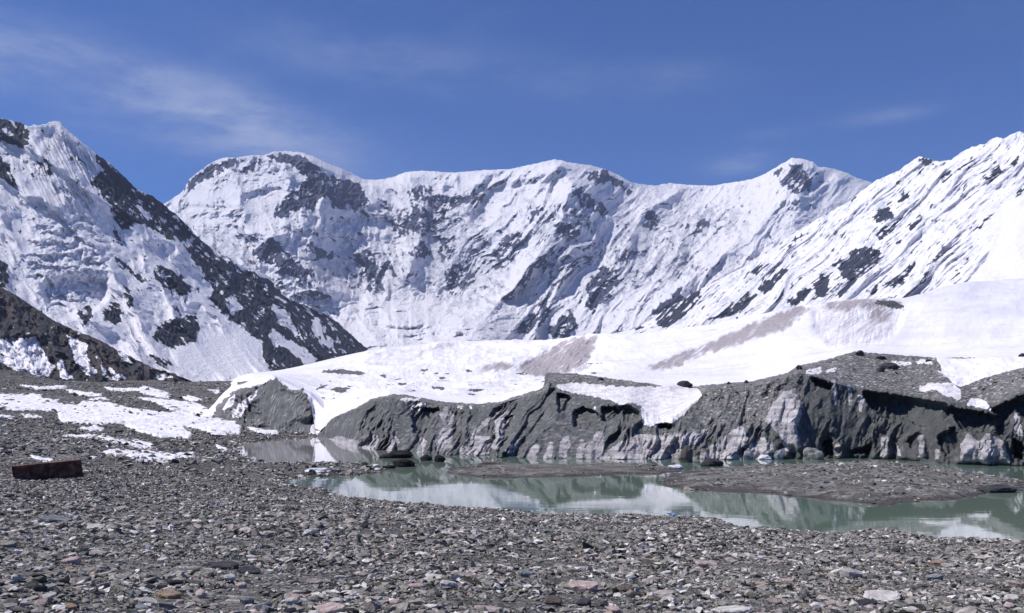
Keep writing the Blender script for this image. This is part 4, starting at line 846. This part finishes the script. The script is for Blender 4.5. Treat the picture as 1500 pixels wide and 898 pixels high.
# stones on the debris covered glacier top
def glacier_point(px, py):
    cols, PX, PY, D = GL; j = int(np.argmin(np.abs(cols-px))); col = PY[:, j]
    i = np.argmax(col < py); return np.array([(px-CX)/F*D[i, j], D[i, j], H-(py-HOR)/F*D[i, j]])
PT = []; SZ = []
kk = Mask(); kk.poly([(1180,545),(1210,530),(1250,519),(1330,524),(1370,528),(1378,548),(1350,562),(1345,575),(1300,572),(1250,566),(1215,553)], 1)
kk.poly([(805,550),(840,550),(900,557),(970,566),(900,564),(812,562)], 1).poly([(1030,568),(1100,562),(1170,540),(1180,552),(1130,580),(1060,600),(1000,615),(1030,585)], .6).poly([(1412,568),(1450,556),(1500,544),(1500,562),(1440,580)], 1).poly([(560,583),(600,582),(700,594),(735,590),(735,597),(640,598),(560,592)], .8)
while len(PT) < 1700:
    px, py = r.uniform(560, 1500), r.uniform(515, 620)
    if kk.at(np.array([px]), np.array([py]))[0] > r.random(): PT.append(glacier_point(px, py)); SZ.append(.35+.9*r.random()**3)
scatter('rubble', np.array(PT), np.array(SZ)*.8, 'loose rock rubble lying on the debris covered rim of the ice cliff', seed=4)
print('scatter', round(time.time()-T0, 1))

# individual stones seen in the foreground
def rest(px, py, w, h, mat, label, group=None, cat='stone', seed=0, name='stone', lift=.3, yaw=None):
    """px,py centre and w,h size in the photo of a stone lying on the ground"""
    g = hit_ground(px, py+h*.35)
    if g is None: return None
    x, y, z = g; wm = w/F*y*1.06; flat = max(.16, min(.8, (h/w)*.72))
    me = big_stone_mesh(name, seed*7+3, flat, STONES[mat]); o = bpy.data.objects.new(name, me); C.objects.link(o)
    o.location = (x, y, z+wm*flat*lift); o.scale = (wm, wm*.95, wm)
    rr = random.Random(seed); o.rotation_euler = (rr.uniform(.0, .22), rr.uniform(-.12, .12), rr.uniform(-.5, .5) if yaw is None else yaw)
    return tag(o, label, cat, group)
FORE = [(83,761,47,13,'blue','flat blue-grey slab in the gravel well below the rusty beam'),(139,773,26,12,'pale','pale pinkish lump just right of the blue-grey slab below the beam'),(12,797,26,10,'grey','flat grey stone at the left edge of the photo'),
 (104,821,30,14,'pink','pinkish slab below and left of the bright white stone'),(239,820,18,10,'white','bright white stone alone in the left foreground gravel'),(330,828,44,14,'dark','long dark slab leaning right in the left foreground'),
 (255,853,26,13,'dark','dark blocky slab just above the pair of pale and tan slabs'),(217,881,30,16,'pale','rounded pale stone in front of the tan slab at bottom left'),(247,871,40,14,'tan','tan slab leaning on the rounded pale stone at bottom left'),
 (103,889,21,13,'tan','small orange-tan stone at the bottom left of the photo'),(336,846,19,14,'pale','upright pale stone just under the long dark slab'),(296,712,17,6,'dark','flat black stone in place of a dark hole on the moraine right of the rusty beam'),  # the flat black stone stands in for the shade of a hole
 (8,662,18,6,'dark','black flat stone at the left edge above the rusty beam'),(175,632,14,6,'dark','dark stone lying between two snow strips on the moraine'),(478,892,52,13,'pink','big pale pink slab at the bottom edge left of centre'),
 (611,859,28,15,'pink','chunky pink stone in the bottom centre gravel'),(657,856,27,19,'pale','angular pale grey stone right of the chunky pink one'),(684,843,34,10,'pink','thin pinkish slab above the angular pale grey stone'),
 (366,836,36,11,'dark','low dark blue slab right of the long dark slab'),(461,852,24,9,'pink','small pink slab above the big pale pink slab'),(492,880,20,12,'pale','pale stone resting against the top of the big pale pink slab'),
 (428,876,31,12,'pink','pinkish grey slab left of the big pale pink slab'),(537,744,7,5,'white','tiny bright white pebble near the lake shore'),(362,879,21,16,'blue','bluish block in the bottom left gravel between pink slabs'),
 (712,892,44,11,'pink','pale pinkish slab cut by the bottom edge at centre'),(853,859,50,21,'pink','large oval pink slab in the gravel right of centre'),(770,840,26,14,'blue','blue-grey stone up and left of the large oval pink slab'),
 (917,864,27,20,'brown','brown block just right of the large oval pink slab'),(811,881,28,16,'brown','mauve-brown stone below the large oval pink slab'),(1008,859,15,10,'white','white-grey angular stone right of the brown block'),
 (976,839,18,9,'pale','pale stone above the white-grey angular stone'),(1070,896,60,7,'pale','long pale slab cut by the bottom edge right of centre'),(877,773,11,7,'pale','small pale stone near the shore above the large oval pink slab'),
 (1035,826,36,10,'pink','low pinkish slab right of the pale stone in the middle right gravel'),(802,778,18,9,'blue','bluish stone near the shore right of centre'),(1248,839,38,18,'pale','pale grey wedge shaped slab in the right foreground'),
 (1180,839,24,12,'grey','grey slab left of the pale grey wedge'),(1292,874,60,18,'pale','largest pale grey slab at the lower right with a dark hollow before it'),(1219,884,21,11,'pink','pink stone left of the largest pale grey slab'),
 (1495,833,14,10,'white','white stone at the right edge of the photo'),(1373,824,24,10,'tan','tan stone in the gravel at the right'),(1369,845,25,13,'blue','bluish slab just below the tan stone at the right'),
 (1114,811,11,11,'white','upright white stone in the gravel right of centre'),(1151,854,21,9,'tan','small tan slab left of the grey slab in the right foreground'),(1316,840,14,8,'white','small white stone right of the pale grey wedge'),
 (1336,892,15,8,'white','white pebble at the bottom edge right of the largest pale slab'),(1400,890,26,10,'dark','dark slab at the bottom right of the photo'),(1130,780,18,7,'dark','dark stone on the shore right of centre'),(1046,798,34,7,'dark','long black slab in the gravel near the right shore')]
for i, (px, py, w, h, m, lab) in enumerate(FORE): rest(px, py, w, h, m, lab, seed=i+1)
rest(1266, 884, 40, 14, 'dark', 'black stone in place of the dark hollow in front of the largest pale slab', seed=91)  # dark stone added to stand for the shade in the hollow
# the rest of the 300: loose stones nothing tells apart within their colour
GEN = {'grey': ('plain grey stone lying loose among the gravel', 'grey stones among the gravel'), 'pink': ('pinkish stone lying loose among the gravel', 'pinkish stones among the gravel'),
       'pale': ('pale grey stone lying loose among the gravel', 'pale stones among the gravel'), 'dark': ('dark stone lying loose among the gravel', 'dark stones among the gravel'), 'blue': ('blue-grey stone lying loose among the gravel', 'blue-grey stones among the gravel')}
meshes = {k: [big_stone_mesh('stone', 900+i*13+len(k), (.28, .4, .5)[i % 3], STONES[k]) for i in range(5)] for k in GEN}
def generic():
    r = random.Random(77); used = [(a, b, c) for a, b, c, *_ in FORE]; n = 0
    for _ in range(4000):
        if n >= 235: break
        py = 770+128*r.random()**.75; px = r.uniform(5, 1495); w = (9+20*r.random()**2)*(.45+(py-770)/128*.75)
        if any(abs(px-a) < (w+c)*.6 and abs(py-b) < 10 for a, b, c in used): continue
        g = hit_ground(px, py)
        if g is None or g[2] < .3: continue
        used.append((px, py, w)); k = r.choices(['grey', 'pink', 'pale', 'dark', 'blue'], [4, 2.4, 2, 2.2, 2])[0]
        o = bpy.data.objects.new('stone', r.choice(meshes[k])); C.objects.link(o); wm = w/F*g[1]
        o.location = (g[0], g[1], g[2]+wm*.10); o.scale = (wm, wm*r.uniform(.7, 1.1), wm*r.uniform(.8, 1.2)); o.rotation_euler = (r.uniform(-.25, .3), r.uniform(-.25, .25), r.uniform(0, 6.28))
        where = ['at the far left', 'left of centre', 'just left of the middle', 'just right of the middle', 'right of centre', 'at the far right'][min(5, int(px/250))]
        deep = 'upper' if py < 800 else 'middle' if py < 845 else 'lowest'; big = 'small' if w < 15 else 'sizeable'
        def short(l):
            ws = l.split(); out = []
            for w_ in ws:
                if w_ in ('in', 'at', 'alone', 'just', 'leaning', 'below', 'above', 'lying', 'cut', 'near', 'right', 'left', 'under', 'resting', 'on', 'and', 'well', 'up', 'with', 'of', 'between'): break
                out.append(w_)
            return ' '.join(out[:4])
        f_ = min(FORE, key=lambda q: math.hypot(q[0]-px, (q[1]-py)*1.6)); dx_, dy_ = px-f_[0], (py-f_[1])*1.6
        rel = ('right of' if dx_ > 0 else 'left of') if abs(dx_) > abs(dy_) else ('in front of' if dy_ > 0 else 'behind'); near_ = 'just ' if math.hypot(dx_, dy_) < 45 else ''
        side = 'far left' if px < 250 else 'left' if px < 600 else 'centre' if px < 900 else 'right' if px < 1250 else 'far right'
        tag(o, f"{big} {GEN[k][0].replace('plain ', '').replace(' lying loose among the gravel', '')} {near_}{rel} the {short(f_[5])} at {side}", 'stone', GEN[k][1]); n += 1
generic()
# boulders standing in the lake and on the ice rim
from mathutils import noise as mnoise
def lump_mesh(name, seed, mat):
    bm = bmesh.new(); bmesh.ops.create_icosphere(bm, subdivisions=3, radius=.5); off = Vector((seed*3.7, seed*1.3, seed*.9))
    for v in bm.verts:
        p = v.co*2.1+off; cell = mnoise.voronoi(p*1.1)[0]; v.co *= 1+.35*mnoise.noise(p)+.45*(cell[1]-cell[0])*.6+.10*mnoise.noise(p*4)
        v.co.z = max(v.co.z, -.3)
    me = bpy.data.meshes.new(name); bm.to_mesh(me); bm.free(); me.materials.append(mat); return me
def boulder(x, y, z, w, hgt, mat, label, seed, dep=None, group=None, name='boulder', cat='boulder'):
    me = lump_mesh(name, seed, mat if not isinstance(mat, str) else STONES[mat]); o = bpy.data.objects.new(name, me); C.objects.link(o)
    o.location = (x, y, z+hgt*.25); o.scale = (w, dep or w*.7, hgt); o.rotation_euler = (0, random.Random(seed).uniform(-.06, .06), 0)
    return tag(o, label, cat, group)
def on_lake(px, py, w, h, mat, label, seed, **k):
    x, D = plane_pt(px, py+h/2); return boulder(x, D, 0, w/F*D, h/F*D*1.5, mat, label, seed, **k)
wet = cstone('wet_black_rock', (.022, .022, .022))
on_lake(583, 666, 48, 9, wet, 'longest flat black rock breaking the water left of centre', 21)
on_lake(591, 679, 30, 9, wet, 'black rock in the water just below the longest flat one', 22)
on_lake(624, 671, 17, 7, wet, 'small black rock in the water between two others', 23)
on_lake(644, 672, 15, 9, wet, 'rightmost small black rock in the water left of centre', 24)
on_lake(570, 684, 18, 4, wet, 'tiny low black rock left of the lower rock in the water', 25)
on_lake(1005, 668, 19, 19, 'brown', 'upright brown boulder in the water at the foot of the ice cliff', 26)
on_lake(1043, 678, 34, 9, 'dark', 'flat dark boulder on the shore of the large gravel island', 27)
on_lake(1186, 690, 44, 6, 'brown', 'long reddish brown slab on the large gravel island', 28)
on_lake(1460, 716, 50, 9, 'dark', 'dark rock shelf at the right tip of the large gravel island', 29)
ice_m, t, b = new_mat('glacier_ice_block'); tcn = t.node('ShaderNodeTexCoord').outputs['Object']; nn = t.noise(tcn, 2.5, 6, .6)
t.put(b.inputs['Base Color'], t.mix(t.step(nn, .35, .65), (.62, .61, .63), (.84, .83, .86))); b.inputs['Roughness'].default_value = .45; bump(t, b, nn, .3, .8)
blue_ice, t, b = new_mat('blue_grey_ice'); tcn = t.node('ShaderNodeTexCoord').outputs['Object']; nn = t.noise(tcn, 2.5, 6, .6)
t.put(b.inputs['Base Color'], t.mix(t.step(nn, .35, .65), (.13, .145, .16), (.36, .37, .40))); b.inputs['Roughness'].default_value = .4; bump(t, b, nn, .3, .8)
on_lake(464, 690, 38, 8, ice_m, 'white ice floe stranded on the small spit at the left of the lake', 31, name='ice_floe', cat='ice')
on_lake(990, 684, 20, 5, ice_m, 'small white ice floe left of the large gravel island', 32, name='ice_floe', cat='ice')
on_lake(738, 688, 18, 4, ice_m, 'small white ice floe on the mid lake gravel bar', 33, name='ice_floe', cat='ice')
on_lake(480, 682, 44, 3, ice_m, 'thin white ice sheet floating behind the small spit', 34, name='ice_floe', cat='ice')
def ice_lump(px, py, w, h, mat, label, seed):
    x, D = plane_pt(px, 673); boulder(x, D, -.2, w/F*D*.8, h/F*D*1.1, mat, label, seed, name='ice_block', cat='ice')
ice_lump(1141, 662, 17, 20, blue_ice, 'blue-grey ice cone at the foot of the pale ice patch', 41)
ice_lump(1096, 664, 20, 18, blue_ice, 'dark blue ice lump left of the pale ice patch at the cliff foot', 42)
ice_lump(1120, 668, 24, 10, ice_m, 'white ice lump between the two blue-grey ones at the cliff foot', 43)
ice_lump(1190, 664, 34, 22, 'grey', 'rounded grey lump of dirty ice right of the pale ice patch', 44)
for i, (px, py, w, h, lab) in enumerate([(1003,562,20,10,'dark boulder perched on snow at the right end of the snow ledge'),(1302,536,24,9,'largest flat dark boulder on top of the debris mound'),(1289,541,11,8,'dark boulder just left of the largest one on the debris mound'),
        (1259,517,11,7,'dark block on the highest point of the debris mound'),(1170,538,8,8,'dark block on the left shoulder of the debris mound'),(880,555,8,5,'small dark block on the snow behind the snow ledge'),(1093,559,6,5,'small dark block on the rim left of the debris mound'),
        (1067,561,5,4,'tiny dark block on the rim between snow ledge and mound'),(1290,523,14,5,'flat dark slab on the crest of the debris mound'),(1497,520,10,6,'dark boulder on the snow at the right edge of the photo'),(1360,528,10,4,'low dark slab at the right end of the debris mound crest')]):
    p = glacier_point(px, py+h*.4); boulder(p[0], p[1]-.3, p[2]-.1, w/F*p[1], h/F*p[1]*1.2, 'dark', lab, 60+i)

# ================================================================ rusty steel beam
def rust():
    m, t, b = new_mat('rusty_steel'); P = t.node('ShaderNodeTexCoord').outputs['Object']; n = t.noise(P, 6, 7, .7); n2 = t.noise(P, 1.6, 4)
    t.put(b.inputs['Base Color'], t.mix(t.step(n2, .4, .65), t.mix(t.step(n, .35, .65), (.035, .013, .010), (.10, .036, .026)), (.17, .10, .08)))
    b.inputs['Roughness'].default_value = .85; b.inputs['Metallic'].default_value = .15; bump(t, b, n, .03, .7); return m
M_RUST = rust()
def box_part(name, lo, hi, parent, bev=.006, mat=None, tilt=None):
    bm = bmesh.new(); bmesh.ops.create_cube(bm, size=1)
    for v in bm.verts: v.co = Vector([lo[i]+(hi[i]-lo[i])*(v.co[i]+.5) for i in range(3)])
    bmesh.ops.bevel(bm, geom=list(bm.edges), offset=bev, segments=1, affect='EDGES')
    if tilt: bmesh.ops.rotate(bm, verts=bm.verts, cent=Vector(tilt[0]), matrix=Matrix.Rotation(tilt[2], 3, tilt[1]))
    me = bpy.data.meshes.new(name); bm.to_mesh(me); bm.free(); me.materials.append(mat or M_RUST)
    o = bpy.data.objects.new(name, me); C.objects.link(o); o.parent = parent; return o
g = hit_ground(70, 703); L = 94/F*g[1]; bh = 26/F*g[1]
beam = bpy.data.objects.new('steel_beam', None); C.objects.link(beam); beam.location = (g[0], g[1]+.15, g[2]-.02); beam.rotation_euler = (R(13), R(-5.2), R(14))
tag(beam, 'rusty brown steel box beam half sunk in the gravel at the left', 'steel beam', kind='thing')
box_part('web', (-L/2+.01, .07, .02), (L/2-.02, .09, bh-.02), beam)
box_part('top_flange', (-L/2, -.05, bh-.019), (L/2, .34, bh), beam)
box_part('bottom_flange', (-L/2, -.06, 0), (L/2, .30, .02), beam)
box_part('back_web', (-L/2+.02, .29, .022), (L/2-.03, .308, bh-.022), beam)
box_part('end_plate', (L/2-.006, .092, .03), (L/2+.012, .27, bh-.03), beam)
for k in range(5):
    x = -L/2+.12+k*(L-.24)/4; box_part('stiffener', (x-.008, -.02, .022), (x+.008, .069, bh-.022), beam, .002)
lip = box_part('bent_lip', (L/2-.02, -.06, bh-.06), (L/2+.07, .06, bh-.045), beam, .004, tilt=((L/2, 0, bh-.05), 'Y', .5))
# blue scrap in the shallows and the little plant by the dark hollow
bp, t, b = new_mat('faded_blue_plastic'); b.inputs['Base Color'].default_value = (.25, .45, .72, 1); b.inputs['Roughness'].default_value = .5
x, D = plane_pt(985, 756); bm = bmesh.new(); rr = random.Random(3)
gv = [[bm.verts.new(((i-3)*.11+rr.uniform(-.03, .03), (j-2)*.12+rr.uniform(-.03, .03), .10+.09*math.sin(i*1.3+j)+rr.uniform(-.03, .03))) for j in range(5)] for i in range(7)]
for i in range(6):
    for j in range(4): bm.faces.new((gv[i][j], gv[i+1][j], gv[i+1][j+1], gv[i][j+1]))
bmesh.ops.solidify(bm, geom=list(bm.faces), thickness=.01)
me = bpy.data.meshes.new('plastic_scrap'); bm.to_mesh(me); bm.free(); me.materials.append(bp); o = bpy.data.objects.new('plastic_scrap', me); C.objects.link(o); o.location = (x, D+.5, .02)
tag(o, 'crumpled scrap of light blue plastic at the water edge', 'litter')
lf, t, b = new_mat('green_leaf'); b.inputs['Base Color'].default_value = (.07, .12, .05, 1); b.inputs['Roughness'].default_value = .7
g = hit_ground(527, 797); plant = bpy.data.objects.new('small_plant', None); C.objects.link(plant); plant.location = (g[0], g[1], g[2]+.02); tag(plant, 'lone tuft of green leaves among the dark stones left of centre', 'plant')
for k in range(11):
    bm = bmesh.new(); a = k*2.4; lean_ = .3+.5*rr.random(); hh = .12+.14*rr.random()
    pts = [(0, 0, 0, .008), (.35*lean_*hh, 0, hh*.5, .028), (.8*lean_*hh, 0, hh*.85, .022), (1.3*lean_*hh, 0, hh, .003)]; prev = None
    for (px_, _, pz, w) in pts:
        c, s_ = math.cos(a), math.sin(a); v1 = bm.verts.new((px_*c-w*s_, px_*s_+w*c, pz)); v2 = bm.verts.new((px_*c+w*s_, px_*s_-w*c, pz+.004))
        if prev: bm.faces.new((prev[0], prev[1], v2, v1))
        prev = (v1, v2)
    me = bpy.data.meshes.new('leaf'); bm.to_mesh(me); bm.free(); me.materials.append(lf); o = bpy.data.objects.new('leaf', me); C.objects.link(o); o.parent = plant

# ================================================================ thin air between here and the summits
def haze():
    bm = bmesh.new(); bmesh.ops.create_cube(bm, size=1)
    lo, hi = (-6500, -200, -4), (7500, 9500, 2350)
    for v in bm.verts: v.co = Vector([lo[i]+(hi[i]-lo[i])*(v.co[i]+.5) for i in range(3)])
    me = bpy.data.meshes.new('haze'); bm.to_mesh(me); bm.free()
    m = bpy.data.materials.new('thin_mountain_air'); m.use_nodes = True; t = NT(m.node_tree); t.n.clear()
    v = t.node('ShaderNodeVolumePrincipled'); v.inputs['Color'].default_value = (.66, .74, 1.0, 1); v.inputs['Density'].default_value = HAZE
    v.inputs['Anisotropy'].default_value = 0.0
    out = t.node('ShaderNodeOutputMaterial'); t.l.new(v.outputs[0], out.inputs['Volume'])
    me.materials.append(m); o = bpy.data.objects.new('haze', me); C.objects.link(o)
    tag(o, 'thin bluish air that softens the distant mountains', 'haze', kind='stuff')
HAZE = 3.0e-5
haze()
print('script done', round(time.time()-T0, 1))
